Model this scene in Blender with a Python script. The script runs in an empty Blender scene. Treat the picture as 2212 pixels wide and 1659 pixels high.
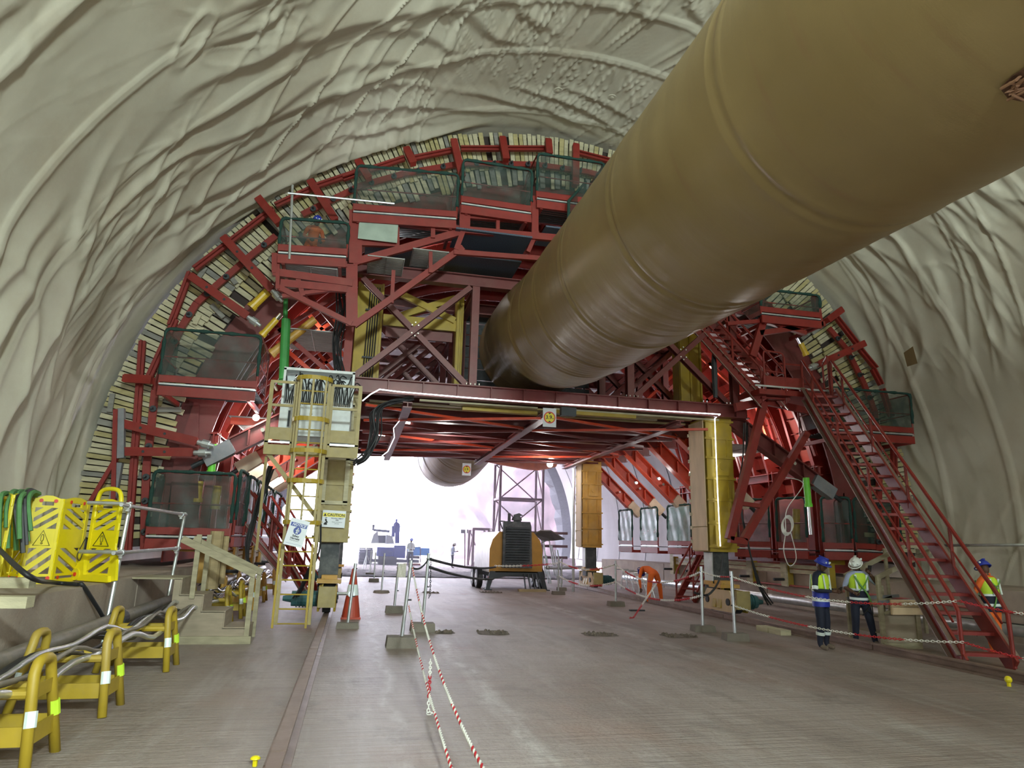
import bpy, bmesh, math, random
import numpy as np
from mathutils import Vector, Matrix, Euler, noise as mnoise
R = random.Random(7)
S = bpy.context.scene
COL = S.collection
pi = math.pi

# ------------------------------------------------------------ camera
FPX, CXP, CYP = 1475.0, 1106.0, 829.5
def _solve(vx=760., vy=1165., roll=.025):
    Yd = np.array([(vx-CXP)/FPX, (vy-CYP)/FPX, 1.]); Yd /= np.linalg.norm(Yd)
    n = np.cross(Yd, np.array([1, roll, 0.])); n /= np.linalg.norm(n)
    if n[1] > 0: n = -n
    return np.array([np.cross(Yd, n), Yd, n]).T
RC = _solve()
CAM = np.array([0, 0, 2.0])
def _ray(px, py): return RC.T @ np.array([(px-CXP)/FPX, (py-CYP)/FPX, 1.])
def P(px, py, Y): d = _ray(px, py); return Vector(CAM+d*(Y/d[1]))       # point on a cross-section plane of the tunnel
def PZ(px, py, Z=0.): d = _ray(px, py); return Vector(CAM+d*((Z-2.0)/d[2]))  # point on a level surface
def PX(px, py, X): d = _ray(px, py); return Vector(CAM+d*(X/d[0]))      # point on a side wall plane
cd = bpy.data.cameras.new('camera'); cam = bpy.data.objects.new('camera', cd); COL.objects.link(cam)
cd.sensor_fit = 'HORIZONTAL'; cd.sensor_width = 36; cd.lens = 36*FPX/2212; cd.clip_end = 1000
wr = RC.T  # world from cam(x right,y down,z fwd)
m3 = Matrix([[wr[i][0], -wr[i][1], -wr[i][2]] for i in range(3)])
cam.matrix_world = Matrix.Translation(Vector(CAM)) @ m3.to_4x4()
S.camera = cam
S.view_settings.view_transform = 'Standard'; S.view_settings.look = 'None'
S.view_settings.exposure = 0.0; S.view_settings.gamma = 1; S.view_settings.use_curve_mapping = False
S.cycles.max_bounces = 6; S.cycles.transparent_max_bounces = 16
# ------------------------------------------------------------ sky, sun, work lamps
W = bpy.data.worlds.new('sky'); S.world = W; W.use_nodes = True
nt = W.node_tree; bg = nt.nodes['Background']
bg.inputs[0].default_value = (.83, .83, 1.0, 1); bg.inputs[1].default_value = 14.0
def lamp(name, kind, loc, power, col=(1, 1, 1), size=1., sizey=None, to=None, rad=.1):
    l = bpy.data.lights.new(name, kind); o = bpy.data.objects.new(name, l); COL.objects.link(o)
    l.energy = power; l.color = col; o.location = loc
    if kind == 'AREA':
        l.shape = 'RECTANGLE'; l.size = size; l.size_y = sizey or size
    elif kind != 'SUN': l.shadow_soft_size = rad
    if to is not None: o.rotation_euler = (Vector(to)-Vector(loc)).to_track_quat('-Z', 'Y').to_euler()
    return o
sun = lamp('sun', 'SUN', (3, 120, 75), 4.0, (1, .95, .92), to=(6, 60, 0)); sun.data.angle = .02
# the tunnel's flood lamps behind the photographer, hung from the crown and standing at the sides
lamp('flood_lamp', 'AREA', (3.0, -9, 8.5), 3500, (.84, 1.0, .95), 1.5, 1.0, to=(3, 12, 7))
lamp('flood_lamp', 'AREA', (9.5, -7, 6.5), 850, (.84, 1.0, .95), 1.2, .8, to=(4, 16, 8))
lamp('flood_lamp', 'AREA', (-1.5, -7, 5.0), 450, (.84, 1.0, .95), 1.2, .8, to=(8, 16, 9))
# lamps inside the formwork carriage; the last pair added to boost light on the floor
for x, y, z, e in ((-3.2, 22.9, 5.0, 220), (-3.4, 27.6, 4.4, 220), (14.4, 22.9, 6.0, 200), (14.6, 27.6, 5.6, 220),
                   (-1.8, 22.7, 8.6, 70), (12.8, 23, 8.6, 50), (2, 23, 11.6, 40), (3.0, 24.5, 5.1, 130), (7.5, 27.5, 5.1, 150)):
    lamp('carriage_lamp', 'POINT', (x, y, z), e, (1, .97, .93), rad=.15)

# ------------------------------------------------------------ materials
def mat(name, col, rough=.55, metal=0., var=.12, vs=3., bump=0., bs=20., dirt=None, dirtamt=.3, spec=None, stretch=None):
    m = bpy.data.materials.new(name); m.use_nodes = True; t = m.node_tree; b = t.nodes['Principled BSDF']
    b.inputs['Roughness'].default_value = rough; b.inputs['Metallic'].default_value = metal
    if spec is not None: b.inputs['Specular IOR Level'].default_value = spec
    tc = t.nodes.new('ShaderNodeNewGeometry'); src = tc.outputs['Position']
    if stretch:
        mp = t.nodes.new('ShaderNodeMapping'); mp.inputs['Scale'].default_value = stretch
        t.links.new(src, mp.inputs[0]); src = mp.outputs[0]
    n = t.nodes.new('ShaderNodeTexNoise'); n.inputs['Scale'].default_value = vs; n.inputs['Detail'].default_value = 5
    t.links.new(src, n.inputs['Vector'])
    r = t.nodes.new('ShaderNodeValToRGB'); r.color_ramp.elements[0].position = .3; r.color_ramp.elements[1].position = .7
    r.color_ramp.elements[0].color = (*[c*(1-var) for c in col], 1); r.color_ramp.elements[1].color = (*[min(1, c*(1+var)) for c in col], 1)
    t.links.new(n.outputs[0], r.inputs[0]); out = r.outputs[0]
    if dirt:
        n2 = t.nodes.new('ShaderNodeTexNoise'); n2.inputs['Scale'].default_value = vs*.6; n2.inputs['Detail'].default_value = 8; n2.inputs['Roughness'].default_value = .7
        t.links.new(src, n2.inputs['Vector'])
        r2 = t.nodes.new('ShaderNodeValToRGB'); r2.color_ramp.elements[0].position = .45; r2.color_ramp.elements[1].position = .72
        r2.color_ramp.elements[0].color = (0, 0, 0, 1); r2.color_ramp.elements[1].color = (dirtamt,)*3+(1,)
        t.links.new(n2.outputs[0], r2.inputs[0])
        mx = t.nodes.new('ShaderNodeMixRGB'); mx.inputs[2].default_value = (*dirt, 1)
        t.links.new(r2.outputs[0], mx.inputs[0]); t.links.new(out, mx.inputs[1]); out = mx.outputs[0]
    t.links.new(out, b.inputs['Base Color'])
    if bump:
        n3 = t.nodes.new('ShaderNodeTexNoise'); n3.inputs['Scale'].default_value = bs; n3.inputs['Detail'].default_value = 6
        t.links.new(src, n3.inputs['Vector'])
        bp = t.nodes.new('ShaderNodeBump'); bp.inputs['Strength'].default_value = bump; bp.inputs['Distance'].default_value = .02
        t.links.new(n3.outputs[0], bp.inputs['Height']); t.links.new(bp.outputs[0], b.inputs['Normal'])
    return m
def emis(name, col, s):
    m = bpy.data.materials.new(name); m.use_nodes = True; t = m.node_tree; b = t.nodes['Principled BSDF']
    b.inputs['Base Color'].default_value = (*col, 1); b.inputs['Emission Color'].default_value = (*col, 1); b.inputs['Emission Strength'].default_value = s
    return m
MR = mat('maroon_paint', (.15, .026, .024), .42, dirt=(.2, .12, .09), dirtamt=.25)
RD = mat('red_paint', (.225, .016, .010), .5, dirt=(.2, .1, .07), dirtamt=.2)
OR = mat('orange_red_paint', (.55, .055, .018), .45, dirt=(.5, .4, .3), dirtamt=.15)
YG = mat('yellow_paint', (.42, .29, .022), .5, dirt=(.35, .25, .12), dirtamt=.4)
YT = mat('worn_yellow_paint', (.36, .285, .11), .55, vs=5, dirt=(.4, .33, .2), dirtamt=.5)
YO = mat('ochre_paint', (.55, .30, .05), .5, dirt=(.5, .4, .25), dirtamt=.35)
YB = mat('bright_yellow_plastic', (.80, .66, .01), .35, var=.05)
TB = [mat('timber_%s' % n, c, .75, var=.2, vs=2.5, bump=.3, bs=30, stretch=(1, 1, 4)) for n, c in
      (('pale', (.50, .455, .30)), ('yellow', (.42, .36, .17)), ('grey', (.24, .23, .20)), ('brown', (.33, .25, .13)))]
PW = mat('plywood', (.66, .50, .31), .7, vs=1.5, dirt=(.45, .33, .2), dirtamt=.4, stretch=(2, 2, .6))
PWG = mat('weathered_plywood', (.31, .25, .18), .8, vs=3, dirt=(.25, .22, .15), dirtamt=.5, stretch=(1, 1, 5))
ST = mat('galvanised_steel', (.62, .65, .66), .35, .8, vs=6)
SD = mat('dark_steel', (.05, .055, .06), .5, .5)
BK = mat('black_rubber', (.018, .018, .02), .5)
DB = mat('black_column_paint', (.045, .05, .055), .6, vs=5, dirt=(.3, .3, .28), dirtamt=.35)
CN = mat('concrete', (.40, .33, .27), .85, vs=1.2, var=.2, bump=.4, bs=25, dirt=(.30, .20, .15), dirtamt=.6)
CB = mat('block_concrete', (.19, .165, .135), .9, vs=4, bump=.4, bs=30)
WH = mat('white_steel', (.70, .74, .74), .45, vs=4, dirt=(.45, .42, .35), dirtamt=.3)
GH = mat('green_paint', (.05, .26, .06), .4)
GL = mat('lime_green_paint', (.20, .78, .06), .4)
YP = mat('prop_yellow', (.65, .42, .03), .4)
RG = mat('rail_steel', (.23, .16, .13), .5, .3, vs=4, dirt=(.4, .3, .25), dirtamt=.5)
GS = mat('green_webbing', (.10, .26, .09), .8, vs=10)
TL = mat('teal_motor_paint', (.04, .13, .14), .5)
CH = mat('chrome', (.8, .8, .8), .15, 1.)
TW = mat('weathered_timber', (.33, .29, .19), .8, var=.2, vs=3, bump=.3, bs=30, stretch=(1, 1, 4)); STD = mat('dull_grating_steel', (.30, .29, .28), .5, .6)
GREY = mat('grey_primer', (.20, .21, .23), .6, dirt=(.5, .42, .33), dirtamt=.3)
SAND = mat('bare_plate', (.62, .50, .36), .6, dirt=(.3, .2, .15), dirtamt=.3)
CW = mat('white_plastic_chain', (.85, .83, .78), .4); CR = mat('red_plastic_chain', (.55, .02, .03), .4)
RFL = mat('reflective_tape', (.78, .88, .86), .3, var=.03)
HV = mat('hi_vis_yellow', (.55, .80, .04), .6, var=.05)
NVY = mat('navy_cloth', (.012, .016, .035), .8); BLU = mat('royal_blue', (.02, .04, .38), .45)
ORC = mat('orange_cloth', (.85, .16, .02), .75); SKN = mat('dark_skin', (.10, .045, .025), .55)
WHT = mat('white_shell', (.80, .82, .78), .35); BOOT = mat('dusty_boot', (.16, .12, .09), .8)
SHB = mat('light_blue_cloth', (.38, .44, .62), .8); KHK = mat('pale_cloth', (.45, .50, .45), .8)
PLS = mat('clear_sheeting', (.45, .60, .58), .3)
def glassy(name, col, fac, rough=.5):
    m = bpy.data.materials.new(name); m.use_nodes = True; t = m.node_tree; b = t.nodes['Principled BSDF']
    b.inputs['Base Color'].default_value = (*col, 1); b.inputs['Roughness'].default_value = rough
    tr = t.nodes.new('ShaderNodeBsdfTransparent'); mx = t.nodes.new('ShaderNodeMixShader')
    g = t.nodes.new('ShaderNodeNewGeometry'); n = t.nodes.new('ShaderNodeTexNoise'); n.inputs['Scale'].default_value = 2.5; n.inputs['Detail'].default_value = 4
    t.links.new(g.outputs['Position'], n.inputs['Vector'])
    mr = t.nodes.new('ShaderNodeMapRange'); mr.inputs[3].default_value = max(0, fac-.22); mr.inputs[4].default_value = min(1, fac+.22); mr.inputs[1].default_value = .3; mr.inputs[2].default_value = .7
    t.links.new(n.outputs[0], mr.inputs[0]); t.links.new(mr.outputs[0], mx.inputs[0])
    t.links.new(tr.outputs[0], mx.inputs[1]); t.links.new(b.outputs[0], mx.inputs[2]); t.links.new(mx.outputs[0], t.nodes['Material Output'].inputs[0])
    return m
NET = glassy('green_debris_netting', (.035, .06, .05), .5); NTB = mat('bunched_netting', (.01, .045, .035), .8, vs=15, bump=.6, bs=40)
NETP = glassy('dusty_green_sheeting', (.16, .32, .29), .68, .35)

# ------------------------------------------------------------ mesh builder
class G:
    def __init__(s): s.v = []; s.f = []; s.m = []; s.cm = 0
    def add(s, vs, fs):
        k = len(s.v); s.v += [tuple(v) for v in vs]; s.f += [tuple(i+k for i in f) for f in fs]; s.m += [s.cm]*len(fs)
        return s
    def box(s, c, d, rot=None):
        c = Vector(c); h = Vector(d)/2; vs = []
        for z in (-1, 1):
            for y in (-1, 1):
                for x in (-1, 1):
                    o = Vector((x*h.x, y*h.y, z*h.z)); vs.append(c+(rot @ o if rot else o))
        return s.add(vs, [(0, 2, 3, 1), (4, 5, 7, 6), (0, 1, 5, 4), (2, 6, 7, 3), (0, 4, 6, 2), (1, 3, 7, 5)])
    def frame(s, p, q, up=None):
        d = (q-p).normalized(); u = Vector(up) if up else (Vector((0, 0, 1)) if abs(d.z) < .9 else Vector((0, 1, 0)))
        w = d.cross(u).normalized(); u = w.cross(d).normalized(); return d, w, u
    def prof(s, p, q, pts, up=None):          # straight extrusion of a closed profile (side, up) from p to q
        p = Vector(p); q = Vector(q); d, w, u = s.frame(p, q, up); n = len(pts)
        vs = [p+w*a+u*b for a, b in pts]+[q+w*a+u*b for a, b in pts]
        fs = [(i, (i+1) % n, n+(i+1) % n, n+i) for i in range(n)]+[tuple(range(n))[::-1], tuple(range(n, 2*n))]
        return s.add(vs, fs)
    def bar(s, p, q, w=.1, h=None, up=None):
        h = h or w; return s.prof(p, q, [(-w/2, -h/2), (w/2, -h/2), (w/2, h/2), (-w/2, h/2)], up)
    def ib(s, p, q, w=.25, h=.35, up=None, t=.03):
        for a, b, ww, hh in ((0, h/2-t/2, w, t), (0, -h/2+t/2, w, t), (0, 0, t, h-2*t)):
            s.prof(p, q, [(a-ww/2, b-hh/2), (a+ww/2, b-hh/2), (a+ww/2, b+hh/2), (a-ww/2, b+hh/2)], up)
        return s
    def tube(s, pts, r, n=8, closed=False, cap=True):
        pts = [Vector(p) for p in pts]; L = len(pts); vs = []; fs = []; u = None
        for i, p in enumerate(pts):
            if closed: d = pts[(i+1) % L]-pts[i-1]
            else: d = pts[min(i+1, L-1)]-pts[max(i-1, 0)]
            d = d.normalized() if d.length > 1e-9 else Vector((0, 0, 1))
            if u is None: u = d.orthogonal().normalized()
            u = (u-d*u.dot(d)); u = u.normalized() if u.length > 1e-6 else d.orthogonal().normalized(); w = d.cross(u)
            rr = r[i] if isinstance(r, (list, tuple)) else r
            for k in range(n):
                a = 2*pi*k/n; vs.append(p+(u*math.cos(a)+w*math.sin(a))*rr)
        for i in range(L if closed else L-1):
            j = (i+1) % L
            for k in range(n): fs.append((i*n+k, i*n+(k+1) % n, j*n+(k+1) % n, j*n+k))
        if cap and not closed: fs += [tuple(range(n))[::-1], tuple(range((L-1)*n, L*n))]
        return s.add(vs, fs)
    def ball(s, c, r, n=10, m=7, sc=(1, 1, 1), rot=None, z0=-1.):
        c = Vector(c); vs = []; fs = []
        for i in range(m+1):
            ph = math.asin(max(-1, z0)) + (pi/2-math.asin(max(-1, z0)))*i/m
            for k in range(n):
                a = 2*pi*k/n; o = Vector((math.cos(a)*math.cos(ph)*sc[0], math.sin(a)*math.cos(ph)*sc[1], math.sin(ph)*sc[2]))*r
                vs.append(c+(rot @ o if rot else o))
        for i in range(m):
            for k in range(n): fs.append((i*n+k, i*n+(k+1) % n, (i+1)*n+(k+1) % n, (i+1)*n+k))
        fs.append(tuple(range(n))[::-1]); return s.add(vs, fs)
    def poly(s, pts, th, nrm=None):            # flat outline with thickness along its normal
        pts = [Vector(p) for p in pts]; n = len(pts)
        if nrm is None: nrm = (pts[1]-pts[0]).cross(pts[2]-pts[0]).normalized()
        nrm = Vector(nrm); vs = [p-nrm*th/2 for p in pts]+[p+nrm*th/2 for p in pts]
        return s.add(vs, [tuple(range(n))[::-1], tuple(range(n, 2*n))]+[(i, (i+1) % n, n+(i+1) % n, n+i) for i in range(n)])
    def grid(s, o, a, b, na, nb, f=None):
        vs = []; o = Vector(o); a = Vector(a); b = Vector(b); nn = a.cross(b).normalized()
        for j in range(nb+1):
            for i in range(na+1):
                p = o+a*(i/na)+b*(j/nb)
                if f: p = p+nn*f(i/na, j/nb)
                vs.append(p)
        return s.add(vs, [(j*(na+1)+i, j*(na+1)+i+1, (j+1)*(na+1)+i+1, (j+1)*(na+1)+i) for j in range(nb) for i in range(na)])
    def mi(s, k): s.cm = k; return s

LOC = {}
def ob(name, g, mats, parent=None, smooth=False, label=None, cat=None, group=None, kind=None):
    me = bpy.data.meshes.new(name); o = bpy.data.objects.new(name, me); COL.objects.link(o)
    root = parent
    while root is not None and root.parent is not None: root = root.parent
    if root is not None: L = LOC.get(root.name, Vector((0, 0, 0)))
    elif cat:
        A = np.array(g.v); L = Vector(((A[:, 0].min()+A[:, 0].max())/2, (A[:, 1].min()+A[:, 1].max())/2, A[:, 2].min())); o.location = L; LOC[o.name] = L
    else: L = Vector((0, 0, 0))
    vs = (np.array(g.v)-np.array(L)).tolist() if g.v else []
    me.from_pydata(vs, [], g.f)
    for m in (mats if isinstance(mats, (list, tuple)) else [mats]): me.materials.append(m)
    me.polygons.foreach_set('material_index', g.m)
    if smooth: me.polygons.foreach_set('use_smooth', [True]*len(g.f))
    me.update()
    if parent is not None: o.parent = parent
    tag(o, label, cat, group, kind); return o
def tag(o, label=None, cat=None, group=None, kind=None):
    for k, v in (('label', label), ('category', cat), ('group', group), ('kind', kind)):
        if v: o[k] = v
def root(name, loc, label, cat, group=None):
    o = bpy.data.objects.new(name, None); COL.objects.link(o); o.location = loc; o.empty_display_size = .2; LOC[o.name] = Vector(loc)
    tag(o, label, cat, group); return o
def pose(o, loc, rz=0, rx=0, ry=0):   # move a thing that was built around the origin
    o.location = loc; o.rotation_euler = (rx, ry, rz)
UNIT = None
def plank(name, c, d, rot, m, parent):
    global UNIT
    if UNIT is None: UNIT = {}
    if m.name not in UNIT:
        me = bpy.data.meshes.new(name); b = G().box((0, 0, 0), (1, 1, 1)); me.from_pydata(b.v, [], b.f); me.materials.append(m); UNIT[m.name] = me
    o = bpy.data.objects.new(name, UNIT[m.name]); COL.objects.link(o)
    r = parent
    while r.parent is not None: r = r.parent
    o.parent = parent; o.location = Vector(c)-LOC.get(r.name, Vector((0, 0, 0))); o.scale = d; o.rotation_euler = rot.to_euler() if rot else (0, 0, 0); return o
def sag(p, q, s, n=14):
    p = Vector(p); q = Vector(q); return [p.lerp(q, i/n)+Vector((0, 0, -s*4*(i/n)*(1-i/n))) for i in range(n+1)]
def smoothpts(pts, k=6):
    pts = [Vector(p) for p in pts]; out = []
    for i in range(len(pts)-1):
        p0 = pts[max(i-1, 0)]; p1 = pts[i]; p2 = pts[i+1]; p3 = pts[min(i+2, len(pts)-1)]
        for j in range(k):
            t = j/k; out.append(.5*((2*p1)+(p2-p0)*t+(2*p0-5*p1+4*p2-p3)*t*t+(3*p1-p0-3*p2+p3)*t**3))
    return out+[pts[-1]]
def text(name, s, size, M, m, parent, th=.002, align='CENTER', shear=0, bold=0):
    c = bpy.data.curves.new('t', 'FONT'); c.body = s; c.size = size; c.align_x = align; c.align_y = 'CENTER'; c.extrude = th; c.shear = shear; c.offset = bold; c.resolution_u = 3
    t = bpy.data.objects.new('t', c); COL.objects.link(t); bpy.context.view_layer.update()
    me = bpy.data.meshes.new_from_object(t.evaluated_get(bpy.context.evaluated_depsgraph_get())); bpy.data.objects.remove(t)
    r = parent
    while r.parent is not None: r = r.parent
    me.transform(Matrix.Translation(-LOC.get(r.name, Vector((0, 0, 0)))) @ M); me.materials.clear(); me.materials.append(m); me.name = name
    o = bpy.data.objects.new(name, me); COL.objects.link(o); o.parent = parent; return o

# ------------------------------------------------------------ tunnel shell
TX, TZ, TR = 5.75, 2.66, 12.72
_rng = np.random.RandomState(3)
def vnoise(x, y, seed, perx=None):
    g = np.random.RandomState(seed).rand(256, 256)*2-1
    xi = np.floor(x).astype(int); yi = np.floor(y).astype(int); fx = x-xi; fy = y-yi
    fx = fx*fx*fx*(fx*(fx*6-15)+10); fy = fy*fy*fy*(fy*(fy*6-15)+10)
    a = g[xi % 256, yi % 256]; b = g[(xi+1) % 256, yi % 256]; c = g[xi % 256, (yi+1) % 256]; d = g[(xi+1) % 256, (yi+1) % 256]
    return (a*(1-fx)+b*fx)*(1-fy)+(c*(1-fx)+d*fx)*fy
def folds(s, y):
    # s: arc length, y: along the tunnel.  Folds of the loose membrane run round the arch and drift along it.
    cr = np.tanh((s-20-(pi/2+.3)*TR)/5.0)          # -1 right wall ... +1 left wall: wrinkles droop with gravity
    w1 = vnoise(s*.10, y*.14, 1)*1.5+vnoise(s*.33, y*.30, 2)*.50+vnoise(s*.9, y*.8, 3)*.10
    w2 = vnoise(s*.22+9, y*.25, 5)*.7+vnoise(s*.7, y*.7, 6)*.15
    R_ = lambda q, w: 1-(np.sqrt(q*q+w*w)-w)*2.3
    def saw(ph, k=.72):
        f = ph-np.floor(ph); up_ = np.clip(f/k, 0, 1); dn_ = np.clip((f-k)/(1-k), 0, 1)
        return up_**1.6*(1-dn_*dn_*(3-2*dn_))
    am = np.clip(.55+vnoise(s*.16+3, y*.45, 11)*1.3, .05, 1.3)
    am2 = np.clip(.35+vnoise(s*.30+13, y*.6, 12)*1.5, 0, 1.2)
    f1 = saw((y+w1)/1.85)*am; f2 = saw((y+w1*.9+w2+cr*s*.05)/.92+.4, .65)*am2
    dg = y-cr*s*.30
    g4 = vnoise(s*.26+70, (dg+w2)*1.25, 15); r4 = np.clip(R_(g4, .04), 0, 1)
    g5 = vnoise(s*.40+y*.3*cr+3, (y-cr*s*.50+w2*.8)*1.35, 17); r5 = np.clip(R_(g5, .05), 0, 1)
    g6 = vnoise(s*.8+8, (y+cr*s*.25+w2*.5)*2.6, 18); r6 = np.clip(R_(g6, .06), 0, 1)
    lo = vnoise(s*.18, y*.22, 14); pa = np.clip(.5+vnoise(s*.2+5, y*.35, 16)*1.6, 0, 1); pb = np.clip(.5+vnoise(s*.3+55, y*.4, 19)*1.8, 0, 1)
    d = .24*f1+.085*f2+.085*r4**2.6*pa+.058*r5**2.2*pb+.016*r6**2*(.4+pb)+.13*lo+.02
    # welded double seams along the rings every 2 m
    for k in range(-9, 30):
        yc = 40+k*2.05+.5*vnoise(s*.12+k*3.1, s*0+k+40, 21); q = y-yc
        d = d+.03*np.exp(-(q/.035)**2)+.05*np.exp(-((q-.12)/.10)**2)
    return d
MB = mat('pvc_membrane', (.60, .568, .465), .52, var=.06, vs=.7, bump=.12, bs=9, dirt=(.42, .33, .22), dirtamt=.45)
NAR = 640; TH0, TH1 = math.radians(-8.5), math.radians(188.5)
ys = np.concatenate([np.arange(-26, -5, .5), np.arange(-5, 1.0, .15), np.arange(1.0, 20.6, .052), np.arange(20.6, 34.01, .5)])
th = np.linspace(TH0, TH1, NAR+1)
TT, YY = np.meshgrid(th, ys)
SS = (TT+.3)*TR
D = folds(SS+20, YY+40)
fade = np.clip((21.0-YY)/1.2, 0.25, 1); D = D*fade
RRr = TR-D+.14
VX = TX+RRr*np.cos(TT); VZ = TZ+RRr*np.sin(TT)
PT = np.stack([VX, YY, VZ], -1)
du = np.gradient(PT, axis=1); dv = np.gradient(PT, axis=0); NN = np.cross(du, dv); NN /= np.linalg.norm(NN, axis=2, keepdims=True)
cen = np.stack([TX-VX, 0*VX, TZ-VZ], -1); NN *= np.sign((NN*cen).sum(2, keepdims=True))
def shell(name, i0, i1):
    sub = PT[:, i0:i1+1]; nn = NN[:, i0:i1+1]; h, w = sub.shape[:2]
    idx = np.arange(h*w).reshape(h, w)
    q = np.stack([idx[:-1, :-1], idx[:-1, 1:], idx[1:, 1:], idx[1:, :-1]], -1).reshape(-1, 4)
    fn = np.cross(sub[0, 1]-sub[0, 0], sub[1, 0]-sub[0, 0])
    if np.dot(fn, nn[0, 0]) < 0: q = q[:, ::-1]
    me = bpy.data.meshes.new(name); me.vertices.add(h*w); me.vertices.foreach_set('co', sub.reshape(-1).astype('f4'))
    me.loops.add(q.size); me.loops.foreach_set('vertex_index', q.reshape(-1).astype('i4'))
    me.polygons.add(len(q)); me.polygons.foreach_set('loop_start', (np.arange(len(q))*4).astype('i4')); me.polygons.foreach_set('loop_total', np.full(len(q), 4, 'i4'))
    me.update(calc_edges=True); me.validate()
    me.polygons.foreach_set('use_smooth', np.ones(len(q), bool))
    me.normals_split_custom_set_from_vertices(nn.reshape(-1, 3).tolist())
    me.materials.append(MB); o = bpy.data.objects.new(name, me); COL.objects.link(o); o['kind'] = 'structure'
    return o
i1 = int(NAR*.27); i2 = int(NAR*.73)
wall_right = shell('wall_right', 0, i1); shell('ceiling', i1, i2); wall_left = shell('wall_left', i2, NAR)
def arcpts(Rr, a0, a1, n, y): return [Vector((TX+Rr*math.cos(a0+(a1-a0)*i/n), y, TZ+Rr*math.sin(a0+(a1-a0)*i/n))) for i in range(n+1)]
def ringplate(g, r0, r1, a0, a1, n, y0, y1):
    pa = arcpts(r0, a0, a1, n, y0); pb = arcpts(r1, a0, a1, n, y0)
    oy = Vector((0, y1-y0, 0)); vs = pa+pb+[p+oy for p in pa]+[p+oy for p in pb]; k = n+1; fs = []
    for i in range(n):
        fs += [(i, i+1, k+i+1, k+i), (2*k+i, 3*k+i, 3*k+i+1, 2*k+i+1), (i, 2*k+i, 2*k+i+1, i+1), (k+i, k+i+1, 3*k+i+1, 3*k+i)]
    fs += [(0, k, 3*k, 2*k), (n, 2*k+n, 3*k+n, k+n)]
    return g.add(vs, fs)
# finished concrete lining beyond the carriage, and the membrane rim at the portal
LINE = mat('lining_concrete', (.55, .53, .55), .8, vs=.6, var=.12, bump=.15, dirt=(.35, .30, .28), dirtamt=.4, stretch=(1, 1, .4))
far = ob('wall_far', ringplate(G(), 11.5, 12.9, TH0, TH1, 72, 33.2, 54), LINE, kind='structure')
g = G()
for i in range(5): ringplate(g, 11.48, 11.5, TH0, TH1, 40, 35+i*4.2, 35.04+i*4.2)
ob('panel_joint', g, SD, far)
g = G()
for i in range(60):
    a = TH0+(TH1-TH0)*i/60; b = TH0+(TH1-TH0)*(i+1)/60; off = .18*math.sin(i*2.3); o2 = .18*math.sin((i+1)*2.3)
    A0 = [Vector((TX+r*math.cos(a), y, TZ+r*math.sin(a))) for r, y in ((11.5, 54), (11.15, 55.2), (11.3+off, 57.6+off))]
    B0 = [Vector((TX+r*math.cos(b), y, TZ+r*math.sin(b))) for r, y in ((11.5, 54), (11.15, 55.2), (11.3+o2, 57.6+o2))]
    for k in range(2): g.add([A0[k], B0[k], B0[k+1], A0[k+1]], [(0, 1, 2, 3)])
RIM = mat('grey_felt_rim', (.10, .10, .12), .9, vs=2, bump=.8, bs=6, stretch=(.3, 1, 6))
rim = ob('trim_3', g, RIM, kind='structure')
sm = rim.modifiers.new('s', 'SOLIDIFY'); sm.thickness = .12
# closed heading behind the photographer
g = G().poly([(TX+12.6*math.cos(a), -26, TZ+12.6*math.sin(a)) for a in np.linspace(TH0, TH1, 40)], .3, (0, 1, 0))
ob('wall_back', g, CN, kind='structure')

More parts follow.
